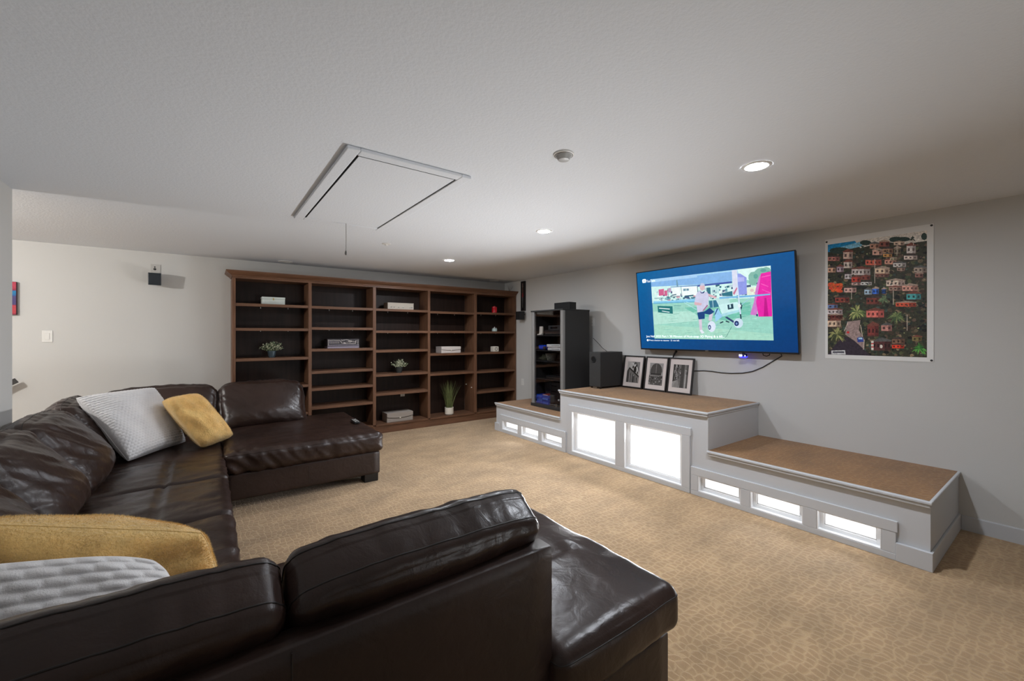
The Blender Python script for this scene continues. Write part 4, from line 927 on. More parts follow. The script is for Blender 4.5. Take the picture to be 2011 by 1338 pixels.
# ------------------------------------------------------------------ poster and things on the right wall
t = thing('poster', 'large white-bordered poster of colourful hillside houses pinned to the right wall', 'poster', (XW, 1.06, 1.25))
obj('sheet', B(XW-.004, XW-.0015, .704, 1.417, 1.250, 2.338), mat('poster_paper', (232, 231, 228), .55), t)
def P(u, v, l): return Vector((XW-.0042-l, 1.396-.654*u, 2.291-1.005*v))
POSTER=[((48,48,36),[0,0,1000,0,1000,1000,0,1000]),
((20,118,168),[0,0,383,0,360,56,211,62,0,68]),
((186,180,172),[304,0,1000,0,1000,82,803,85,600,43,360,70]),
((110,165,190),[128,39,405,10,372,57,211,67]),
((40,56,50),[258,82,242,95,199,101,140,99,80,89,35,73,18,55,35,42,80,36,140,38,199,49,242,65]),
((40,56,50),[477,37,463,50,427,54,386,46,359,31,359,15,386,6,427,9,463,21]),
((40,56,50),[793,49,780,61,745,66,701,61,665,48,652,31,666,18,701,14,745,19,780,33]),
((40,56,50),[852,52,839,62,804,64,763,57,737,44,737,31,764,24,804,27,839,38]),
((40,56,50),[1000,49,996,69,976,75,957,64,948,42,957,22,977,16,996,28]),
((190,165,150),[176,81,281,85,280,164,175,153]),
((136,115,105),[245,84,281,85,280,164,245,160]),
((105,60,50),[167,80,229,60,288,86,285,95,171,86]),
((79,62,57),[190,104,214,106,214,131,190,129]),
((79,62,57),[243,109,266,112,266,137,243,134]),
((70,48,42),[175,146,280,156,280,164,175,153]),
((185,175,165),[181,171,275,174,274,243,181,234]),
((133,122,115),[243,173,275,174,274,243,243,240]),
((105,60,50),[173,171,228,152,282,174,279,182,176,176]),
((77,66,62),[194,191,215,193,215,215,194,213]),
((77,66,62),[241,196,262,197,262,219,241,217]),
((70,48,42),[181,228,274,236,274,243,181,234]),
((165,125,105),[460,42,557,49,557,101,460,90]),
((118,87,73),[525,47,557,49,557,101,524,97]),
((80,80,78),[453,41,509,30,564,49,562,55,456,45]),
((69,47,39),[474,58,495,60,495,77,474,74]),
((69,47,39),[523,64,544,66,544,82,523,80]),
((70,48,42),[460,85,557,96,557,101,460,90]),
((120,70,60),[557,36,657,43,657,94,557,83]),
((86,49,42),[623,40,657,43,657,94,623,90]),
((150,130,115),[550,35,607,24,663,44,661,49,553,39]),
((50,26,22),[571,51,593,54,593,70,571,68]),
((50,26,22),[621,57,643,60,643,76,621,73]),
((70,48,42),[557,78,657,89,657,94,557,83]),
((190,150,135),[487,100,589,106,589,158,487,147]),
((136,105,94),[555,104,589,106,589,158,554,154]),
((150,130,115),[480,99,538,88,595,107,593,113,483,103]),
((79,57,51),[502,116,524,118,524,134,502,132]),
((79,57,51),[553,121,575,123,575,140,553,137]),
((70,48,42),[487,142,589,153,589,158,487,147]),
((150,115,90),[589,98,693,104,692,155,589,144]),
((108,80,62),[658,102,693,104,692,155,658,152]),
((60,50,48),[581,97,641,86,699,105,697,111,585,101]),
((63,43,34),[604,113,627,116,626,132,603,129]),
((63,43,34),[656,119,678,121,678,137,656,135]),
((70,48,42),[589,140,692,150,692,155,589,144]),
((190,140,80),[594,142,682,148,682,181,594,172]),
((136,98,56),[652,146,682,148,682,181,652,178]),
((80,80,78),[587,141,638,136,688,149,686,153,590,144]),
((79,53,30),[606,152,626,154,626,164,606,162]),
((79,53,30),[651,157,670,159,670,169,651,167]),
((70,48,42),[594,169,682,178,682,181,594,172]),
((185,90,70),[416,175,578,185,578,242,416,227]),
((133,62,49),[524,182,578,185,578,242,524,237]),
((60,50,48),[408,174,498,163,584,186,582,192,411,178]),
((77,34,26),[427,191,446,193,445,211,427,210]),
((77,34,26),[468,195,486,197,486,215,468,213]),
((77,34,26),[509,199,527,201,527,219,509,217]),
((77,34,26),[549,203,567,205,567,223,549,221]),
((70,48,42),[416,222,578,237,578,242,416,227]),
((190,140,120),[610,194,723,200,723,246,609,236]),
((136,98,84),[685,198,723,200,723,246,685,243]),
((105,60,50),[602,193,667,183,729,201,727,206,605,196]),
((79,53,45),[620,207,637,209,637,223,620,222]),
((79,53,45),[658,211,675,212,675,227,658,225]),
((79,53,45),[696,214,712,216,712,230,696,229]),
((70,48,42),[609,231,723,242,723,246,609,236]),
((190,170,150),[698,56,798,65,798,97,698,85]),
((136,118,105),[764,62,798,65,798,97,764,93]),
((150,130,115),[691,55,748,51,804,66,802,69,694,58]),
((79,64,57),[712,66,734,69,734,79,712,77]),
((79,64,57),[762,72,784,75,784,85,762,83]),
((70,48,42),[698,82,798,94,798,97,698,85]),
((200,190,185),[818,99,901,101,900,177,818,168]),
((144,133,129),[873,100,901,101,900,177,872,174]),
((105,60,50),[811,98,860,77,906,102,904,110,814,103]),
((84,72,70),[830,121,848,123,848,147,829,145]),
((84,72,70),[871,125,889,127,889,151,871,149]),
((70,48,42),[818,161,900,170,900,177,818,168]),
((195,180,170),[793,177,915,185,915,226,793,214]),
((140,125,118),[874,182,915,185,915,226,874,222]),
((60,50,48),[786,176,854,169,920,186,918,190,789,179]),
((81,68,64),[805,189,823,190,823,203,804,202]),
((81,68,64),[845,193,863,195,863,207,845,206]),
((81,68,64),[886,197,903,199,903,211,886,210]),
((70,48,42),[793,210,915,222,915,226,793,214]),
((190,185,180),[692,228,813,235,812,276,692,266]),
((136,129,125),[772,233,813,235,812,276,772,273]),
((80,80,78),[685,227,753,219,818,236,817,240,688,230]),
((79,70,68),[704,240,721,242,721,255,704,253]),
((79,70,68),[744,244,762,245,762,258,744,257]),
((79,70,68),[784,247,801,249,801,262,784,260]),
((70,48,42),[692,262,812,272,812,276,692,266]),
((200,175,150),[514,257,656,264,656,320,514,309]),
((144,122,105),[608,262,656,264,656,320,608,316]),
((150,130,115),[506,256,586,244,662,265,660,271,509,260]),
((84,66,57),[527,273,548,275,548,293,527,291]),
((84,66,57),[575,277,596,279,596,297,575,295]),
((84,66,57),[622,281,643,283,643,301,622,299]),
((70,48,42),[514,303,656,315,656,320,514,309]),
((120,85,75),[519,310,651,318,651,344,519,334]),
((86,59,52),[607,316,651,318,651,344,606,341]),
((105,60,50),[511,310,586,307,657,319,655,322,515,312]),
((50,32,28),[532,318,551,320,551,328,531,327]),
((50,32,28),[576,322,595,323,595,332,576,330]),
((50,32,28),[620,325,639,327,639,335,620,334]),
((70,48,42),[519,332,651,342,651,344,519,334]),
((150,125,110),[728,270,803,274,803,306,728,299]),
((108,87,77),[777,273,803,274,803,306,777,304]),
((80,80,78),[721,270,765,263,809,274,807,278,724,272]),
((63,47,41),[738,280,755,281,755,291,738,290]),
((63,47,41),[776,283,792,284,792,294,776,293]),
((70,48,42),[728,296,803,303,803,306,728,299]),
((150,135,120),[886,281,997,286,997,335,885,326]),
((108,94,84),[960,284,997,286,997,335,960,332]),
((80,80,78),[879,280,942,269,1000,287,1000,292,882,284]),
((63,51,45),[896,295,913,296,913,312,896,310]),
((63,51,45),[934,298,950,300,950,315,934,314]),
((63,51,45),[971,301,987,303,987,318,971,317]),
((70,48,42),[885,321,997,330,997,335,885,326]),
((130,90,80),[895,330,966,332,966,370,895,365]),
((93,62,56),[942,331,966,332,966,370,942,368]),
((150,130,115),[888,329,931,320,972,332,970,337,891,332]),
((54,34,30),[905,341,921,342,921,354,905,353]),
((54,34,30),[941,344,956,345,956,357,941,356]),
((70,48,42),[895,361,966,367,966,370,895,365]),
((170,110,100),[2,109,134,118,134,164,2,151]),
((122,77,70),[90,115,134,118,134,164,89,159]),
((60,50,48),[0,108,69,100,141,119,139,124,0,112]),
((71,41,38),[15,123,34,125,34,139,14,137]),
((71,41,38),[59,127,78,129,78,143,59,142]),
((71,41,38),[103,132,122,134,122,148,103,146]),
((70,48,42),[2,147,134,159,134,164,2,151]),
((190,150,125),[2,207,91,210,91,265,2,258]),
((136,105,87),[61,209,91,210,91,265,61,263]),
((60,50,48),[0,206,47,192,99,210,96,217,0,210]),
((79,57,47),[14,223,34,225,34,242,14,241]),
((79,57,47),[59,227,79,229,79,246,59,244]),
((70,48,42),[2,252,91,260,91,265,2,258]),
((160,140,150),[103,207,181,208,181,268,103,261]),
((115,98,105),[155,208,181,208,181,268,155,266]),
((105,60,50),[95,206,143,189,188,209,186,215,99,210]),
((67,53,57),[114,224,131,225,131,244,114,243]),
((67,53,57),[153,227,170,229,170,247,153,246]),
((70,48,42),[103,256,181,262,181,268,103,261]),
((190,185,185),[193,281,268,282,268,336,192,330]),
((136,129,129),[243,281,268,282,268,336,243,334]),
((60,50,48),[184,280,231,265,275,282,273,288,188,284]),
((79,70,70),[203,296,220,297,220,315,203,313]),
((79,70,70),[241,299,258,300,258,317,241,316]),
((70,48,42),[192,325,268,331,268,336,192,330]),
((185,175,170),[269,241,465,251,465,318,268,303]),
((133,122,118),[399,248,465,251,465,318,399,313]),
((105,60,50),[261,240,368,226,472,252,469,260,264,245]),
((77,66,64),[280,260,298,261,297,283,280,282]),
((77,66,64),[320,263,337,265,337,286,320,285]),
((77,66,64),[359,267,377,268,377,289,359,288]),
((77,66,64),[399,270,416,271,416,293,399,291]),
((77,66,64),[437,273,454,275,454,296,437,294]),
((70,48,42),[268,296,465,312,465,318,268,303]),
((170,60,45),[268,315,365,317,365,371,268,364]),
((122,42,31),[333,317,365,317,365,371,332,368]),
((105,60,50),[260,314,317,300,372,318,370,324,264,318]),
((71,22,17),[282,330,303,332,303,349,282,347]),
((71,22,17),[331,334,352,336,352,352,330,351]),
((70,48,42),[268,359,365,366,365,371,268,364]),
((120,60,50),[371,313,465,317,465,355,371,348]),
((86,42,35),[433,315,465,317,465,355,433,352]),
((105,60,50),[363,312,418,303,471,317,469,321,366,315]),
((50,22,19),[384,324,405,326,405,338,384,336]),
((50,22,19),[431,328,452,329,452,341,431,340]),
((70,48,42),[371,344,465,351,465,355,371,348]),
((190,190,185),[365,363,481,368,481,401,365,394]),
((136,133,129),[442,366,481,368,481,401,442,399]),
((60,50,48),[357,362,424,356,488,368,485,372,360,365]),
((79,72,70),[376,373,393,374,393,385,376,384]),
((79,72,70),[415,376,432,377,432,387,415,386]),
((79,72,70),[453,378,470,379,470,390,453,389]),
((70,48,42),[365,391,481,398,481,401,365,394]),
((190,160,150),[268,365,365,369,365,394,268,387]),
((136,112,105),[332,368,365,369,365,394,332,392]),
((80,80,78),[260,365,317,360,372,370,369,373,264,366]),
((79,60,57),[282,373,303,374,303,382,282,380]),
((79,60,57),[330,376,352,377,352,385,330,384]),
((70,48,42),[268,385,365,391,365,394,268,387]),
((200,160,150),[186,403,320,407,319,456,186,448]),
((144,112,105),[275,406,320,407,319,456,275,453]),
((60,50,48),[178,403,254,391,326,407,324,413,182,406]),
((84,60,57),[199,417,219,419,219,434,199,433]),
((84,60,57),[244,420,263,421,263,437,244,436]),
((84,60,57),[288,423,307,424,307,439,288,438]),
((70,48,42),[186,444,319,451,319,456,186,448]),
((150,175,190),[404,431,481,431,481,483,404,479]),
((108,122,133),[455,431,481,431,481,483,455,482]),
((80,80,78),[396,431,443,415,487,431,485,437,399,434]),
((63,66,72),[415,446,432,447,432,464,415,463]),
((63,66,72),[453,448,470,449,470,466,453,465]),
((70,48,42),[404,474,481,478,481,483,404,479]),
((50,100,190),[486,427,551,426,551,483,486,479]),
((36,70,133),[529,426,551,426,551,483,529,481]),
((150,130,115),[479,427,519,410,557,426,555,433,482,431]),
((21,38,72),[495,443,510,444,509,462,495,461]),
((21,38,72),[528,445,542,446,542,464,528,463]),
((70,48,42),[486,474,551,477,551,483,486,479]),
((30,70,130),[583,437,624,435,624,482,582,480]),
((21,49,91),[610,436,624,435,624,482,610,481]),
((150,130,115),[575,437,604,422,631,436,629,441,578,440]),
((12,26,49),[588,450,598,451,598,466,588,465]),
((12,26,49),[609,452,619,452,619,467,609,466]),
((70,48,42),[582,475,624,478,624,482,582,480]),
((200,180,165),[625,369,802,377,802,431,625,420]),
((144,125,115),[743,374,802,377,802,431,743,428]),
((150,130,115),[617,369,715,357,808,377,806,383,620,373]),
((84,68,62),[635,385,651,386,651,403,635,402]),
((84,68,62),[671,387,687,388,687,406,671,405]),
((84,68,62),[707,390,722,391,722,408,707,407]),
((84,68,62),[742,392,758,393,758,411,742,410]),
((84,68,62),[777,395,793,396,792,413,777,412]),
((70,48,42),[625,415,802,426,802,431,625,420]),
((150,120,105),[650,423,772,428,772,464,650,457]),
((108,84,73),[731,426,772,428,772,464,731,462]),
((105,60,50),[643,423,712,415,778,428,776,432,646,426]),
((63,45,39),[662,434,680,435,680,447,662,446]),
((63,45,39),[703,437,721,438,721,449,703,448]),
((63,45,39),[743,439,761,440,761,452,743,451]),
((70,48,42),[650,454,772,461,772,464,650,457]),
((190,140,125),[777,419,919,424,919,477,777,469]),
((136,98,87),[871,422,919,424,919,477,871,475]),
((150,130,115),[770,419,849,405,924,424,923,430,773,423]),
((79,53,47),[787,435,803,436,803,453,787,452]),
((79,53,47),[823,437,839,438,839,455,823,454]),
((79,53,47),[859,439,874,440,874,457,859,456]),
((79,53,47),[894,442,909,442,909,459,894,458]),
((70,48,42),[777,464,919,472,919,477,777,469]),
((70,150,150),[817,487,947,489,947,547,817,541]),
((50,105,105),[903,488,947,489,947,547,903,545]),
((105,60,50),[810,487,883,471,953,489,951,496,813,491]),
((29,57,57),[829,504,848,505,848,523,829,522]),
((29,57,57),[873,506,892,507,892,525,873,524]),
((29,57,57),[916,508,935,509,935,528,916,527]),
((70,48,42),[817,535,947,541,947,547,817,541]),
((130,60,50),[84,484,245,487,244,541,84,534]),
((93,42,35),[191,486,245,487,244,541,191,539]),
((60,50,48),[76,483,165,469,252,487,249,493,79,487]),
((54,22,19),[99,499,123,500,123,518,99,517]),
((54,22,19),[153,502,177,503,177,520,153,519]),
((54,22,19),[207,504,230,506,230,523,207,522]),
((70,48,42),[84,529,244,536,244,541,84,534]),
((90,110,150),[0,547,114,548,114,588,0,584]),
((64,77,105),[76,547,114,548,114,588,76,586]),
((105,60,50),[0,546,58,535,121,548,119,552,0,549]),
((37,41,57),[17,558,42,559,42,572,16,571]),
((37,41,57),[74,561,98,562,98,574,74,573]),
((70,48,42),[0,580,114,584,114,588,0,584]),
((180,170,170),[0,591,168,592,168,642,0,637]),
((129,118,118),[112,592,168,592,168,642,112,640]),
((105,60,50),[0,591,85,577,175,592,173,598,0,594]),
((75,64,64),[12,605,31,606,31,622,12,621]),
((75,64,64),[55,606,73,607,73,623,55,622]),
((75,64,64),[97,608,115,608,115,624,97,624]),
((75,64,64),[138,609,156,610,156,626,138,625]),
((70,48,42),[0,632,168,637,168,642,0,637]),
((90,35,30),[0,639,168,640,168,680,0,676]),
((64,24,21),[112,640,168,640,168,680,111,679]),
((150,130,115),[0,639,85,628,175,640,172,645,0,642]),
((37,13,11),[12,650,31,651,31,664,12,663]),
((37,13,11),[55,651,73,652,73,665,54,664]),
((37,13,11),[97,653,115,653,115,666,96,665]),
((37,13,11),[138,654,156,654,156,667,138,666]),
((70,48,42),[0,672,168,676,168,680,0,676]),
((195,170,145),[0,689,150,686,149,756,0,754]),
((140,118,101),[99,687,150,686,149,756,99,755]),
((105,60,50),[0,689,76,666,157,686,154,694,0,694]),
((81,64,55),[14,708,36,709,36,731,14,731]),
((81,64,55),[64,710,86,710,86,732,64,732]),
((81,64,55),[114,711,136,711,136,733,114,733]),
((70,48,42),[0,747,149,749,149,756,0,754]),
((110,55,45),[426,502,582,504,582,570,426,563]),
((79,38,31),[530,503,582,504,582,570,530,567]),
((60,50,48),[418,501,505,483,589,504,586,512,421,506]),
((46,20,17),[437,520,454,521,454,542,437,542]),
((46,20,17),[477,522,494,523,494,544,477,543]),
((46,20,17),[516,524,533,525,533,546,516,545]),
((46,20,17),[555,526,571,527,571,548,555,547]),
((70,48,42),[426,556,582,563,582,570,426,563]),
((190,80,55),[717,555,904,560,904,600,717,593]),
((136,56,38),[841,558,904,560,904,600,841,598]),
((150,130,115),[710,555,812,546,910,560,908,565,713,558]),
((79,30,20),[727,567,744,568,744,581,727,580]),
((79,30,20),[766,569,782,569,782,582,766,581]),
((79,30,20),[803,570,820,571,820,584,803,583]),
((79,30,20),[841,572,857,573,857,585,841,585]),
((79,30,20),[878,573,894,574,894,587,878,586]),
((70,48,42),[717,589,904,597,904,600,717,593]),
((215,105,95),[425,612,603,612,603,682,425,677]),
((154,73,66),[544,612,603,612,603,682,543,681]),
((105,60,50),[418,612,515,591,609,612,607,620,421,617]),
((90,39,36),[438,632,458,632,458,655,438,654]),
((90,39,36),[483,633,503,634,503,656,483,656]),
((90,39,36),[528,635,547,635,547,658,528,657]),
((90,39,36),[572,636,591,637,591,659,572,658]),
((70,48,42),[425,671,603,675,603,682,425,677]),
((110,50,45),[436,742,550,734,549,838,436,838]),
((79,35,31),[511,737,550,734,549,838,511,838]),
((105,60,50),[428,742,493,707,556,734,554,747,432,749]),
((46,19,17),[447,771,464,771,463,804,447,804]),
((46,19,17),[485,771,502,771,501,804,485,804]),
((46,19,17),[523,772,539,772,539,805,523,805]),
((70,48,42),[436,828,549,829,549,838,436,838]),
((170,120,110),[576,738,680,734,680,795,576,794]),
((122,84,77),[645,736,680,734,680,795,645,794]),
((80,80,78),[569,738,629,718,687,734,684,741,572,742]),
((71,45,41),[591,755,614,755,614,774,591,774]),
((71,45,41),[643,756,666,756,666,775,643,775]),
((70,48,42),[576,788,680,789,680,795,576,794]),
((120,90,70),[680,855,801,850,801,900,680,901]),
((86,62,49),[760,852,801,850,801,900,760,900]),
((60,50,48),[673,855,741,837,807,850,805,856,676,858]),
((50,34,26),[691,868,709,868,709,884,691,884]),
((50,34,26),[732,868,750,868,750,884,732,884]),
((50,34,26),[772,868,790,868,790,884,772,884]),
((70,48,42),[680,896,801,895,801,900,680,901]),
((200,60,35),[680,903,796,898,796,935,680,936]),
((144,42,24),[757,900,796,898,796,935,757,935]),
((60,50,48),[673,903,738,889,802,898,800,903,676,905]),
((84,22,13),[691,912,708,912,708,924,691,924]),
((84,22,13),[730,912,747,912,747,923,730,924]),
((84,22,13),[768,912,785,912,785,923,768,923]),
((70,48,42),[680,933,796,931,796,935,680,936]),
((80,45,45),[490,874,670,866,669,954,490,956]),
((57,31,31),[610,869,670,866,669,954,609,955]),
((80,80,78),[483,874,581,843,676,866,674,876,486,880]),
((33,17,17),[500,898,517,898,516,927,500,927]),
((33,17,17),[537,898,553,898,553,926,537,927]),
((33,17,17),[573,898,589,898,589,926,573,926]),
((33,17,17),[609,898,625,898,624,926,609,926]),
((33,17,17),[644,898,660,898,660,925,644,926]),
((70,48,42),[490,948,669,946,669,954,490,956]),
((110,100,60),[869,837,955,834,955,874,869,874]),
((79,70,42),[926,835,955,834,955,874,926,874]),
((105,60,50),[863,837,913,823,961,834,959,838,866,840]),
((46,38,22),[882,848,901,848,901,861,882,861]),
((46,38,22),[925,848,944,848,944,861,925,861]),
((70,48,42),[869,870,955,870,955,874,869,874]),
((160,150,120),[662,184,723,188,723,211,661,205]),
((115,105,84),[702,187,723,188,723,211,702,209]),
((150,130,115),[654,183,692,179,729,189,727,191,657,185]),
((67,57,45),[670,191,684,193,684,200,670,199]),
((67,57,45),[701,194,714,196,714,203,701,202]),
((70,48,42),[661,203,723,209,723,211,661,205]),
((120,110,90),[703,106,763,108,763,167,703,161]),
((86,77,62),[743,107,763,108,763,167,743,165]),
((150,130,115),[696,106,733,89,769,108,767,115,699,110]),
((50,41,34),[711,123,725,125,725,144,711,142]),
((50,41,34),[742,127,755,128,755,147,742,146]),
((70,48,42),[703,155,763,161,763,167,703,161]),
((172,65,40),[154,436,128,436,112,425,122,413,148,413,164,425]),
((209,85,40),[80,366,62,375,36,370,28,356,46,348,73,353]),
((179,65,40),[87,383,66,390,41,384,37,370,58,363,83,370]),
((198,66,40),[62,406,41,413,16,407,11,393,32,386,58,392]),
((191,70,40),[56,378,41,388,14,386,2,373,17,362,44,365]),
((211,67,40),[157,376,142,386,116,383,104,370,119,360,146,363]),
((200,88,40),[82,432,57,436,36,426,41,413,66,410,87,419]),
((186,87,40),[90,431,65,434,45,424,50,411,76,408,96,418]),
((201,80,40),[56,363,40,373,13,370,2,357,17,347,44,350]),
((179,84,40),[47,374,20,373,4,361,16,350,43,350,58,362]),
((177,77,40),[176,393,162,404,136,402,124,389,137,379,164,381]),
((193,69,40),[160,434,144,444,118,440,107,427,124,418,150,421]),
((207,83,40),[130,421,103,421,87,409,98,398,125,398,140,410]),
((180,74,40),[173,381,156,391,130,387,121,374,137,365,163,368]),
((213,69,40),[165,410,145,417,120,411,116,397,137,390,161,397]),
((176,63,40),[55,373,41,384,14,382,0,369,14,358,41,360]),
((209,88,40),[111,423,89,428,65,421,64,407,87,401,110,409]),
((170,73,40),[57,390,32,393,12,382,18,369,44,367,64,378]),
((203,87,40),[173,376,156,385,130,380,122,367,139,358,165,363]),
((195,60,40),[77,364,61,374,34,371,23,358,38,348,65,351]),
((199,77,40),[145,430,132,440,105,439,92,426,106,416,133,417]),
((210,75,40),[127,379,105,385,81,378,80,364,102,358,126,366]),
((198,74,40),[170,440,148,445,125,438,124,424,147,419,170,426]),
((188,84,40),[107,408,81,408,63,397,73,385,99,384,116,396]),
((210,64,40),[136,415,110,416,93,404,103,392,129,392,145,403]),
((184,82,40),[83,372,65,381,38,376,30,363,49,354,75,359]),
((135,116,112),[221,705,364,694,347,782,408,866,402,948,301,875,197,818]),
((44,36,46),[208,837,301,875,468,998,2,1000,113,885]),
((42,62,135),[326,852,346,840,389,842,398,882,335,886]),
((150,180,210),[344,845,380,845,385,860,342,860]),
((178,178,178),[42,964,196,958,203,996,42,999]),
((60,60,70),[58,972,187,968,189,983,58,985]),
((170,40,40),[246,800,240,809,226,811,215,804,215,795,226,789,240,791]),
((200,190,180),[474,873,499,873,499,952,474,952]),
((200,190,180),[590,919,585,932,572,935,562,926,562,912,572,904,585,907]),
((170,30,30),[474,893,499,893,499,902,474,902]),
((170,30,30),[474,920,499,920,499,929,474,929]),
((170,160,145),[265,406,264,509,271,509,271,406]),
((170,160,145),[509,177,508,385,514,386,515,177]),
((170,160,145),[690,455,690,574,696,574,697,455]),
((170,160,145),[820,658,820,787,826,788,826,658]),
((170,160,145),[229,704,184,789,191,791,235,707]),
((170,160,145),[360,736,382,838,389,837,367,736]),
((170,160,145),[725,84,725,172,731,173,731,85]),
((170,160,145),[874,59,878,102,884,102,879,59]),
((170,160,145),[399,865,390,948,397,949,406,866]),
((90,105,60),[325,624,344,583,341,562,321,580]),
((125,135,80),[325,624,290,636,275,682,310,647]),
((90,105,60),[325,624,299,643,296,690,321,648]),
((60,78,48),[325,624,289,644,273,697,309,653]),
((90,105,60),[325,624,297,599,256,612,284,614]),
((90,105,60),[325,624,350,643,386,668,361,627]),
((160,160,105),[325,624,276,622,235,660,283,640]),
((125,135,80),[325,624,295,586,247,581,277,597]),
((125,135,80),[325,624,291,646,278,699,312,654]),
((90,105,60),[325,624,311,638,321,676,334,639]),
((60,78,48),[325,624,352,645,392,673,365,630]),
((60,78,48),[325,624,270,604,209,626,265,622]),
((125,135,80),[325,624,356,645,398,674,367,630]),
((60,78,48),[325,624,377,620,420,622,368,603]),
((60,78,48),[325,624,378,633,429,646,377,615]),
((60,78,48),[325,624,332,646,359,684,352,639]),
((160,160,105),[325,624,274,637,238,687,289,651]),
((60,78,48),[325,624,358,609,373,604,340,596]),
((90,105,60),[325,624,361,641,403,662,367,623]),
((160,160,105),[325,624,291,636,277,681,311,646]),
((125,135,80),[325,624,337,589,327,575,315,587]),
((125,135,80),[325,624,318,644,334,685,340,643]),
((90,105,60),[325,624,360,638,398,656,363,620]),
((90,105,60),[325,624,275,638,242,690,292,652]),
((60,78,48),[325,624,346,643,381,671,360,629]),
((90,105,60),[325,624,383,626,435,633,378,608]),
((125,135,80),[325,624,364,622,393,625,354,605]),
((90,105,60),[325,624,331,577,315,554,308,578]),
((125,135,80),[325,624,331,579,316,558,309,580]),
((125,135,80),[325,624,334,647,363,685,354,640]),
((160,160,105),[325,624,351,584,355,560,329,578]),
((60,78,48),[325,624,345,645,381,676,361,632]),
((160,160,105),[325,624,356,642,396,666,365,625]),
((90,105,60),[325,624,375,643,430,667,381,626]),
((40,50,40),[874,50,886,46,893,44,880,41]),
((40,50,40),[874,50,877,58,887,71,884,55]),
((40,50,40),[874,50,877,34,873,25,870,33]),
((40,50,40),[874,50,870,38,859,37,863,41]),
((40,50,40),[874,50,862,45,850,55,862,52]),
((40,50,40),[874,50,866,38,853,38,861,42]),
((40,50,40),[874,50,866,55,865,71,873,58]),
((40,50,40),[874,50,857,51,845,67,861,57]),
((40,50,40),[874,50,862,52,857,67,868,57]),
((40,50,40),[874,50,883,61,898,77,889,58]),
((40,50,40),[874,50,856,51,843,66,861,57]),
((40,50,40),[874,50,875,36,870,29,868,36]),
((40,50,40),[874,50,884,40,887,35,877,37]),
((40,50,40),[874,50,880,60,893,74,886,57]),
((110,120,75),[721,672,761,693,808,719,769,679]),
((55,72,48),[721,672,687,685,667,729,702,696]),
((80,98,60),[721,672,687,683,667,725,701,694]),
((55,72,48),[721,672,757,675,786,682,752,659]),
((80,98,60),[721,672,749,651,759,641,732,642]),
((55,72,48),[721,672,704,644,672,646,689,654]),
((110,120,75),[721,672,757,647,778,632,742,637]),
((55,72,48),[721,672,742,650,744,642,724,644]),
((80,98,60),[721,672,714,642,690,639,697,649]),
((55,72,48),[721,672,692,677,675,714,705,689]),
((55,72,48),[721,672,697,654,663,671,688,669]),
((80,98,60),[721,672,670,664,620,694,671,681]),
((110,120,75),[721,672,725,640,709,629,706,642]),
((110,120,75),[721,672,714,691,725,729,733,690]),
((80,98,60),[721,672,706,686,710,723,725,689]),
((110,120,75),[721,672,762,682,801,695,762,666]),
((55,72,48),[721,672,689,661,654,686,687,677]),
((80,98,60),[721,672,693,662,662,688,691,678]),
((55,72,48),[721,672,766,663,799,660,756,649]),
((110,120,75),[721,672,711,644,683,645,694,653]),
((80,98,60),[721,672,735,691,763,718,749,680]),
((55,72,48),[721,672,702,681,701,716,720,687]),
((80,98,60),[721,672,762,673,795,677,755,657]),
((55,72,48),[721,672,759,654,782,645,745,643]),
((110,120,75),[721,672,745,654,753,647,729,645]),
((80,98,60),[721,672,759,681,796,693,758,664]),
((55,72,48),[721,672,681,651,632,666,673,666]),
((110,120,75),[721,672,690,655,652,674,684,671]),
((55,72,48),[721,672,702,690,702,732,721,694]),
((80,98,60),[721,672,739,650,738,642,720,645]),
((95,112,80),[598,526,605,537,622,556,615,531]),
((70,92,66),[598,526,568,516,537,531,567,527]),
((70,92,66),[598,526,619,539,645,555,625,529]),
((95,112,80),[598,526,616,541,641,562,624,533]),
((95,112,80),[598,526,572,517,545,533,571,528]),
((95,112,80),[598,526,620,510,632,502,610,504]),
((95,112,80),[598,526,577,511,549,520,571,521]),
((95,112,80),[598,526,587,535,588,560,599,538]),
((70,92,66),[598,526,600,501,589,491,587,502]),
((95,112,80),[598,526,600,502,588,494,587,504]),
((70,92,66),[598,526,570,520,542,539,570,531]),
((95,112,80),[598,526,572,522,548,543,574,533]),
((70,92,66),[598,526,571,532,552,561,580,541]),
((70,92,66),[598,526,581,538,576,568,593,542]),
((70,92,66),[598,526,593,506,576,504,581,510]),
((95,112,80),[598,526,622,511,636,503,612,504]),
((95,112,80),[598,526,570,519,541,536,570,530]),
((70,92,66),[598,526,623,538,653,554,628,528]),
((95,112,80),[598,526,617,504,623,492,604,500]),
((95,112,80),[598,526,589,537,592,563,602,538]),
((95,112,80),[598,526,623,526,643,529,618,515]),
((95,112,80),[598,526,571,517,542,533,570,528]),
((85,92,52),[107,818,157,820,201,827,152,802]),
((55,62,40),[107,818,144,843,194,874,158,827]),
((135,135,85),[107,818,57,792,0,807,47,809]),
((85,92,52),[107,818,105,836,125,872,128,832]),
((135,135,85),[107,818,138,844,185,880,155,831]),
((85,92,52),[107,818,146,791,165,777,126,781]),
((135,135,85),[107,818,143,795,159,785,123,784]),
((85,92,52),[107,818,150,846,207,882,165,831]),
((55,62,40),[107,818,116,782,101,771,92,784]),
((85,92,52),[107,818,143,801,161,795,125,789]),
((55,62,40),[107,818,67,811,30,848,71,831]),
((135,135,85),[107,818,69,811,32,846,71,830]),
((55,62,40),[107,818,66,824,38,868,80,839]),
((135,135,85),[107,818,89,838,96,884,113,840]),
((135,135,85),[107,818,140,804,155,800,122,791]),
((55,62,40),[107,818,124,778,116,760,100,776]),
((55,62,40),[107,818,77,839,69,890,100,845]),
((135,135,85),[107,818,123,784,115,771,99,782]),
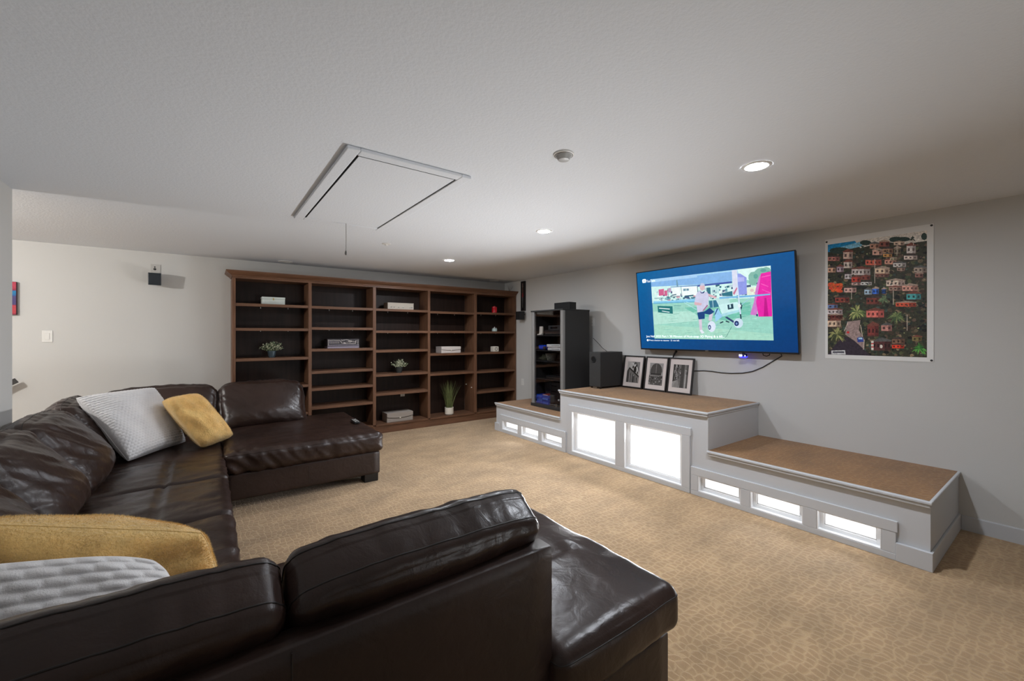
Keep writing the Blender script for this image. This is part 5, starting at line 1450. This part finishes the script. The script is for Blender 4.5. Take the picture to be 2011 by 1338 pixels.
((55,62,40),[107,818,151,813,182,815,139,796]),
((55,62,40),[107,818,77,842,70,894,100,847]),
((55,62,40),[107,818,111,784,91,778,87,788]),
((55,62,40),[107,818,86,775,43,766,65,785]),
((85,92,52),[107,818,67,825,44,870,84,839]),
((135,135,85),[107,818,43,810,0,846,45,830]),
((55,62,40),[107,818,61,827,31,875,77,842]),
((55,62,40),[107,818,151,810,181,810,138,794]),
((85,92,52),[107,818,151,806,179,803,136,791]),
((55,62,40),[107,818,108,785,86,781,85,790]),
((85,92,52),[107,818,43,818,0,860,50,837]),
((135,135,85),[107,818,98,778,66,770,75,786]),
((135,135,85),[107,818,63,829,36,877,80,843]),
((55,62,40),[107,818,131,793,132,785,108,786]),
((135,135,85),[107,818,53,815,3,855,58,834]),
((135,135,85),[107,818,131,848,174,890,151,837]),
((55,62,40),[107,818,65,832,41,881,84,844]),
((55,62,40),[107,818,77,840,70,892,100,846]),
((135,135,85),[107,818,123,772,116,748,99,771]),
((55,62,40),[107,818,68,812,33,849,72,831]),
((55,62,40),[107,818,144,835,188,858,152,818]),
((135,135,85),[107,818,132,776,133,753,108,772]),
((50,62,48),[383,72,392,64,394,61,384,60]),
((50,62,48),[383,72,398,62,406,57,391,58]),
((50,62,48),[383,72,400,71,411,71,395,64]),
((50,62,48),[383,72,403,78,423,85,403,71]),
((50,62,48),[383,72,390,57,389,48,381,55]),
((50,62,48),[383,72,400,82,421,95,404,76]),
((50,62,48),[383,72,392,59,392,52,383,56]),
((50,62,48),[383,72,375,78,377,94,384,80]),
((50,62,48),[383,72,379,81,384,99,388,81]),
((50,62,48),[383,72,362,70,343,85,364,78]),
((50,62,48),[383,72,395,63,400,58,387,59]),
((50,62,48),[383,72,385,57,377,50,376,57]),
((50,62,48),[383,72,379,56,366,50,370,57]),
((50,62,48),[383,72,381,55,370,48,372,56]),
((40,90,40),[936,933,921,909,893,910,909,918]),
((60,120,50),[936,933,956,944,980,957,960,931]),
((40,90,40),[936,933,958,918,967,912,945,911]),
((85,150,65),[936,933,956,954,986,982,967,945]),
((60,120,50),[936,933,910,915,875,925,902,927]),
((85,150,65),[936,933,954,952,982,977,965,942]),
((85,150,65),[936,933,911,933,892,963,917,946]),
((40,90,40),[936,933,912,941,899,974,923,950]),
((85,150,65),[936,933,961,953,995,977,970,942]),
((85,150,65),[936,933,951,948,976,969,961,938]),
((60,120,50),[936,933,958,947,987,965,965,935]),
((85,150,65),[936,933,899,931,864,959,902,945]),
((85,150,65),[936,933,971,938,1000,945,970,925]),
((60,120,50),[936,933,926,914,904,920,914,923]),
((60,120,50),[936,933,957,943,981,956,960,930]),
((40,90,40),[936,933,963,918,978,911,952,909]),
((60,120,50),[936,933,938,899,925,883,923,901]),
((40,90,40),[936,933,961,934,981,938,956,921]),
((85,150,65),[936,933,957,949,986,970,965,938]),
((40,90,40),[936,933,909,923,879,942,906,936]),
((85,150,65),[936,933,946,952,969,980,959,945]),
((85,150,65),[936,933,919,948,917,983,934,952]),
((85,150,65),[936,933,972,943,1000,956,974,930]),
((40,90,40),[936,933,952,948,977,967,961,937]),
((40,90,40),[936,933,951,907,951,894,937,904]),
((60,120,50),[936,933,930,908,911,906,917,914])]

pr_ = np.random.RandomState(21)
def leafage(n, r0, r1, y0, y1, pal):
    o = []
    for i in range(n):
        x, y, r = pr_.uniform(0, 1000), pr_.uniform(y0, y1), pr_.uniform(r0, r1); c = pal[pr_.randint(len(pal))]; g = pr_.uniform(.6, 1.3); q = []
        for k in range(7):
            a = k*.9; q += [min(1000, max(0, x+r*pr_.uniform(.5, 1.15)*math.cos(a))), min(1000, max(0, y+r*.62*pr_.uniform(.5, 1.15)*math.sin(a)))]
        o.append((tuple(int(v*g) for v in c), q))
    return o
GP = [(50, 60, 42), (36, 46, 36), (66, 70, 46), (46, 60, 54), (92, 78, 60), (28, 30, 28), (104, 92, 70), (72, 58, 48)]
POSTER = POSTER[:4]+leafage(1000, 8, 34, 95, 1000, GP)+POSTER[4:-230]+leafage(150, 4, 13, 110, 1000, GP+[(120, 124, 84)])+POSTER[-230:]
flat_picture('printed_picture', POSTER, 'print', t, P, step=.0000012, gain=1.6)
for y, z in ((1.405, 2.316), (.716, 2.325), (.716, 1.264)): obj('tack', MB().lathe((XW-.0085, y, z), [(.004, 0), (.008, .002), (.008, .0045)], 12, 'x'), 'black', t, smooth=40)
t = thing('wall_speaker', 'small black satellite speaker on the right wall between the bookcase and media cabinet', 'speaker', (XW, 5.92, 1.8))
obj('bracket', B(XW-.05, XW-.0005, 5.91, 5.94, 1.82, 1.84), 'black', t)
obj('cabinet', B(XW-.155, XW-.05, 5.86, 5.985, 1.735, 1.880), 'black', t, bevel=.005)
obj('grille', B(XW-.159, XW-.155, 5.868, 5.977, 1.742, 1.873), mat('black_grille', (18, 18, 18), .8), t, bevel=.001)
t = thing('narrow_print', 'tall narrow dark art panel hung on the right wall above the small speaker', 'picture', (XW, 5.945, 1.87))
obj('panel', B(XW-.03, XW-.0005, 5.885, 6.0, 1.895, 2.425), 'frameblack', t, bevel=.002)
def P(u, v, l): return Vector((XW-.0302-l, 5.996-.107*u, 2.42-.52*v))
flat_picture('painting', [((18, 15, 16), [0, 0, 1000, 0, 1000, 1000, 0, 1000]), ((120, 100, 90), [400, 60, 600, 60, 650, 180, 520, 260, 380, 180]), ((92, 66, 56), [330, 230, 650, 230, 720, 420, 300, 420]), ((128, 52, 50), [330, 400, 700, 400, 740, 540, 300, 540]), ((92, 92, 92), [380, 540, 660, 540, 600, 760, 520, 900, 440, 760]), ((120, 112, 100), [450, 800, 580, 800, 560, 900, 470, 900])], 'print_matte', t, P)
# ------------------------------------------------------------------ sectional sofa
sofa = thing('sectional_sofa', 'large U-shaped dark brown leather sectional sofa with loose back cushions', 'sofa', (.1, 3.3, 0))
LE = 'leather'
def blk(name, x0, x1, y0, y1, z0, z1, r=.02, bulge=(0, 0, 0), n=16, **k):
    return cushion(name, sofa, 'leather_flat', ((x0+x1)/2, (y0+y1)/2, (z0+z1)/2), np.eye(3), ((x1-x0)/2, (y1-y0)/2, (z1-z0)/2), r, bulge, n=n, **k)
# bases and back frames
blk('base', -1.03, .105, 1.09, 5.66, .06, .285)
def vseam(x, y, z0, z1): return ([(x, y, -1+.02), (x, y, 1-.02)], False)
blk('base', .11, 1.425, 4.20, 5.66, .07, .30, seams=[([(.0, -1, z) for z in np.linspace(-.95, .95, 6)], False)], seam_r=.002)
blk('base', .11, 1.49, .975, 2.06, .05, .292)
blk('back_frame', -1.04, -.955, 1.0, 5.70, .06, .79, .02)
blk('back_frame', -.955, .98, 5.665, 5.745, .06, .79, .02)
blk('back_frame', -1.04, .896, 1.0, 1.082, .05, .795, .016)
obj('seam', MB().tube([(.149, .9985, z) for z in np.linspace(.07, .785, 12)], .002, 6), 'stitch', sofa.children[-1])
for x0, x1, y0, y1, z1 in ((1.27, 1.405, 4.205, 4.33, .09), (1.27, 1.40, 5.5, 5.62, .09), (1.28, 1.45, 1.0, 1.12, .05), (1.28, 1.45, 1.9, 2.02, .05), (-.9, -.78, 5.4, 5.55, .06), (-.9, -.78, 1.2, 1.35, .06)):
    obj('foot', B(x0, x1, y0, y1, .0005, z1+.01), 'foot', sofa, bevel=.004)
# seat cushions
fold = lambda amp, st, seed, mask=None, ang=0, pl=(0, 1), ridged=True: (amp, rot_to(st, ang, pl), seed, ridged, mask)
top = lambda p: 1.0 if p[2] > .8 else .25
Y3 = [(2.135, 2.855), (2.86, 3.585), (3.59, 4.295)]
for i, (y0, y1) in enumerate(Y3):
    cushion('seat_cushion', sofa, LE, (-.245, (y0+y1)/2, .372), np.eye(3), (.375, (y1-y0)/2, .088), .045, (0, 0, .022),
            wr=[fold(.006, (3.5, 9, 2), 3+i*7, top), fold(.007, (2.2, 6, 2), 13+i*5, top, .5), (.004, np.eye(3)*5, 40+i, False, None)],
            grooves=[(0, .06, 2, 1, .016, .012, -1, 1, 1)], n=44, seams=[([(.06, v, 1) for v in np.linspace(-.9, .9, 40)], False)], seam_r=.0022)
cushion('seat_cushion', sofa, LE, (-.245, 4.82, .366), np.eye(3), (.375, .52, .085), .045, (0, 0, .012), wr=[fold(.005, (4, 8, 2), 71, top)], n=30, grooves=[(0, .1, 2, 1, .014, .012, -1, 1, 1)])
cushion('seat_cushion', sofa, LE, (-.245, 1.60, .366), np.eye(3), (.375, .525, .085), .045, (0, 0, .012), wr=[fold(.005, (4, 8, 2), 73, top)], n=20)
cushion('seat_cushion', sofa, LE, (.505, 1.60, .370), np.eye(3), (.37, .52, .088), .045, (0, 0, .02), wr=[fold(.005, (4, 8, 2), 75, top)], n=24)
cushion('seat_cushion', sofa, LE, (1.213, 1.525, .372), np.eye(3), (.332, .57, .092), .055, (0, .01, .030),
        wr=[fold(.005, (6, 5, 3), 91, None, .6), (.006, np.eye(3)*3.2, 92, False, None), fold(.006, (9, 2, 4), 95, lambda p: max(0, 1-3*abs(p[1]+.18)) if p[2] > .8 else 0)],
        grooves=[(1, -.20, 2, 1, .018, .022, -1, .55, 0)], n=48,
        seams=[(edge_loop(2, .62, 40), True), ([(v, -.20, 1) for v in np.linspace(-.9, .5, 24)], False)], seam_r=.0024)
fm = rot_to((15, 2, 4.5), .75, (0, 2))
cushion('seat_cushion', sofa, LE, (.790, 4.915, .385), np.eye(3), (.665, .735, .090), .05, (0, .012, .022),
        wr=[(.015, fm, 21, True, lambda p: (1.0 if p[1] < -.86 else 0)*min(1, 1.2-.5*(p[0]+1)*.7)), (.005, rot_to((3, 8, 2), .3, (0, 1)), 5, True, lambda p: 1 if p[2] > .8 else 0), (.007, np.eye(3)*3, 9, False, None), (.004, np.eye(3)*9, 19, False, None)],
        n=72)
# loose back cushions, leaning back
HT, HU = .098, .275
s3, c3 = .5, .8660254
def lean(front, T, Uz, Yl, lo, hi, zb, seed, amp=1.0, ht=HT, bul=.06, n=42, drop=0.0, seams=True, rad=.072):
    T = np.array(T, float); Uz = np.array(Uz, float); Yl = np.array(Yl, float)
    fb = np.array(front, float)
    c = fb - T*ht + Uz*HU + Yl*((lo+hi)/2)
    def sag(s, p):
        s = s.copy(); s[:, 0] += .05*np.exp(-((p[:, 2]+.55)/.5)**2)*(p[:, 0] > 0)*(1-p[:, 1]**2)-.012
        s[:, 2] -= drop*np.clip(p[:, 2], 0, 1)*np.clip(1-np.abs(p[:, 1])**3, 0, 1)*0
        s[:, 2] -= .5*rad*np.abs(p[:, 1])**6*(p[:, 2] > 0)*p[:, 2]
        return s
    sm = [(edge_loop(0, -.55, 44), True), (edge_loop(0, .62, 44), True)] if seams else ()
    return cushion('back_cushion', sofa, LE, c, [T, Yl, Uz], (ht, abs(hi-lo)/2-.004, HU), rad, (bul, .012, .03*min(1, rad/.07)),
        wr=[(.009*amp, rot_to((2, 7, 2.2), .75, (1, 2)), seed, True, lambda p: 1 if p[0] > .3 else .5), (.0055*amp, rot_to((3, 17, 3.2), .85, (1, 2)), seed+4, True, lambda p: 1 if p[2] > .2 or p[0] > .5 else .3), (.003*amp, rot_to((6, 30, 8), .4, (1, 2)), seed+6, True, lambda p: 1 if p[2] > .6 else .4), (.010, np.eye(3)*3.5, seed+9, False, None)],
        n=n, shape=sag, seams=sm, seam_r=.0024)
for k, (lo, hi) in enumerate(((2.14, 2.86), (2.87, 3.61), (3.62, 4.42), (4.44, 5.22))):
    lean((-.556, 0, .475), (c3, 0, s3), (-s3, 0, c3), (0, 1, 0), lo, hi, .48, 11+k*17, 1.35, bul=.07, n=52)
lean((0, 5.27, .475), (0, -c3, s3), (0, s3, c3), (1, 0, 0), -.80, .10, .48, 101, 1.0)
lean((0, 5.27, .475), (0, -c3, s3), (0, s3, c3), (1, 0, 0), .115, .945, .48, 131, .9, n=52)
for lo, hi, sd in ((-.895, -.152, 201), (-.145, .60, 223)):
    lean((0, 1.455, .475), (0, c3, s3), (0, -s3, c3), (-1, 0, 0), lo, hi, .48, sd, .55, ht=.085, bul=.03, n=50, rad=.035)

# ------------------------------------------------------------------ throw pillows
def pillow(name, label, TLc, TRc, BRc, BLc, thick, m, style, n=70, seed=1, group='throw pillows on the sectional', fur=0, rows=30, cols=22, amp=.003, concave=.09, rnd=0.0):
    TLc, TRc, BRc, BLc = [np.array(p, float) for p in (TLc, TRc, BRc, BLc)]
    c0 = (TLc+TRc+BRc+BLc)/4
    t = thing(name, label, 'pillow', tuple(c0))
    nrm = np.cross(TRc-TLc, BLc-TLc); nrm /= np.linalg.norm(nrm)
    def S(u, v, side):
        uu = u*(1-concave*(1-v*v)-rnd*v**4); vv = v*(1-concave*(1-u*u)-rnd*u**4)
        a = (1-uu)/2; b = (1+uu)/2; c = (1-vv)/2; d = (1+vv)/2
        p = (a*c)[..., None]*TLc+(b*c)[..., None]*TRc+(b*d)[..., None]*BRc+(a*d)[..., None]*BLc
        tk = thick/2*np.power(np.clip((1-u*u)*(1-v*v), 0, 1), .37)
        e = np.clip((1-np.maximum(abs(u), abs(v)))*8, 0, 1)
        if style == 'knit':
            r = (v+1)/2*rows; k = np.floor(r); q = (u+1)/2*cols+.5*(k % 2)
            tk = tk+amp*np.clip(e*4, 0, 1)*(np.abs(np.sin(np.pi*r))**.7)*(.3+.7*np.abs(np.sin(np.pi*q))**.7)
        wob = .012*np.sin(3.1*u+seed)*np.sin(2.7*v+seed*2)+.006*np.sin(7*u+2*v+seed)*np.sin(6*v-3*u)
        return p+nrm*(side*(tk+wob*e))[..., None]
    g = np.sin(np.linspace(-1, 1, n+1)*math.pi/2)*.35+np.linspace(-1, 1, n+1)*.65
    Ug, Vg = np.meshgrid(g, g, indexing='ij'); mb = MB()
    for side in (1, -1):
        Pp = S(Ug, Vg, side).reshape(-1, 3); ids = lambda i, j: i*(n+1)+j
        fs = [(ids(i, j), ids(i+1, j), ids(i+1, j+1), ids(i, j+1)) for i in range(n) for j in range(n)]
        mb.add(Pp, fs if side > 0 else [f[::-1] for f in fs])
    import bmesh
    o = obj('cover', mb, m, t, smooth=True)
    bm = bmesh.new(); bm.from_mesh(o.data); bmesh.ops.remove_doubles(bm, verts=bm.verts, dist=.0004); bm.to_mesh(o.data); bm.free()
    e = [(f, -1) for f in g[:-1]]+[(1, f) for f in g[:-1]]+[(-f, 1) for f in g[:-1]]+[(-1, -f) for f in g[:-1]]
    eu = np.array([q[0] for q in e]); ev = np.array([q[1] for q in e]); ep = S(eu, ev, 1)
    obj('edge_seam', MB().tube([tuple(q) for q in ep], .002, 6, True), m, t, smooth=True)
    if fur:
        rs = np.random.RandomState(seed); u = rs.uniform(-1, 1, fur); v = rs.uniform(-1, 1, fur); sd = np.where(rs.rand(fur) < .5, 1.0, -1.0)
        b = S(u, v, sd); d1 = S(np.clip(u+.02, -1, 1), v, sd)-S(np.clip(u-.02, -1, 1), v, sd); d2 = S(u, np.clip(v+.02, -1, 1), sd)-S(u, np.clip(v-.02, -1, 1), sd)
        nn = np.cross(d1, d2)*sd[:, None]; nn /= np.linalg.norm(nn, axis=1, keepdims=True)+1e-9
        sw = np.stack([np.sin(9*u+4*v), np.cos(8*v-3*u), np.sin(6*u*v+5*u)], 1)
        dr = nn*.55+sw*.45+rs.normal(0, .28, (fur, 3)); dr[:, 2] -= .2; dr /= np.linalg.norm(dr, axis=1, keepdims=True)
        L_ = rs.uniform(.005, .011, fur)[:, None]; sdv = np.cross(dr, rs.normal(0, 1, (fur, 3))); sdv /= np.linalg.norm(sdv, axis=1, keepdims=True)+1e-9
        w = rs.uniform(.0003, .0007, fur)[:, None]
        vs = np.empty((fur, 3, 3)); vs[:, 0] = b-sdv*w-nn*.002; vs[:, 1] = b+sdv*w-nn*.002; vs[:, 2] = b+dr*L_
        me = bpy.data.meshes.new('fur_pile'); me.from_pydata((vs.reshape(-1, 3)-c0).tolist(), [], np.arange(fur*3).reshape(-1, 3).tolist()); me.materials.append(M[m])
        fo = bpy.data.objects.new('fur_pile', me); COL.objects.link(fo); fo.parent = t; fo['kind'] = 'stuff'
    return t
pillow('throw_pillow', 'white knitted throw pillow leaning in the far corner of the sofa', (-.82, 4.60, .985), (-.37, 4.95, .995), (-.14, 4.93, .47), (-.49, 4.42, .468), .25, 'knit', 'knit', n=130, seed=2, rows=30, cols=22, amp=.008, concave=.05, rnd=.035)
pillow('throw_pillow', 'mustard fur throw pillow overlapping the far white pillow', (-.325, 4.70, .905), (-.05, 4.78, .94), (.235, 4.80, .50), (-.035, 4.55, .468), .27, 'fur', 'fur', n=50, seed=5, fur=60000, concave=.02, rnd=.09)
pillow('throw_pillow', 'mustard fur throw pillow in the near left corner of the sofa', (-.60, 1.86, .955), (.0, 1.90, .745), (.06, 2.02, .465), (-.55, 2.04, .465), .26, 'fur', 'fur', n=60, seed=8, fur=170000, concave=.02, rnd=.05)
pillow('throw_pillow', 'white knitted throw pillow behind the near mustard pillow at the left edge', (-.70, 1.70, .905), (-.09, 1.74, .770), (-.06, 1.50, .50), (-.66, 1.48, .50), .24, 'knit', 'knit', n=130, seed=4, rows=14, cols=9, amp=.013, concave=.0, rnd=.15)

# remote control
t = thing('remote_control', 'small black remote control with a silver end lying on the chaise seat', 'remote', (1.37, 4.84, .492))
ra = [Vector((.05, 1, 0)).normalized(), Vector((-1, .05, 0)).normalized(), Vector((0, 0, 1))]
def rbx(u0, u1, v0, v1, w0, w1): return MB().obox(Vector((1.345, 4.80, .497))+ra[0]*(u0+u1)/2+ra[1]*(v0+v1)/2+ra[2]*(w0+w1)/2, ra, ((u1-u0)/2, (v1-v0)/2, (w1-w0)/2))
obj('body', rbx(-.11, .09, -.028, .028, .0, .018), 'black', t, bevel=.004)
obj('end_cap', rbx(.09, .115, -.028, .028, .0, .018), 'chrome', t, bevel=.004, label='silver end')
for i in range(5):
    for j in range(3): obj('button', rbx(-.09+i*.034, -.074+i*.034, -.021+j*.016, -.010+j*.016, .018, .0205), 'metal' if (i+j) % 2 else 'plastic', t, bevel=.001)
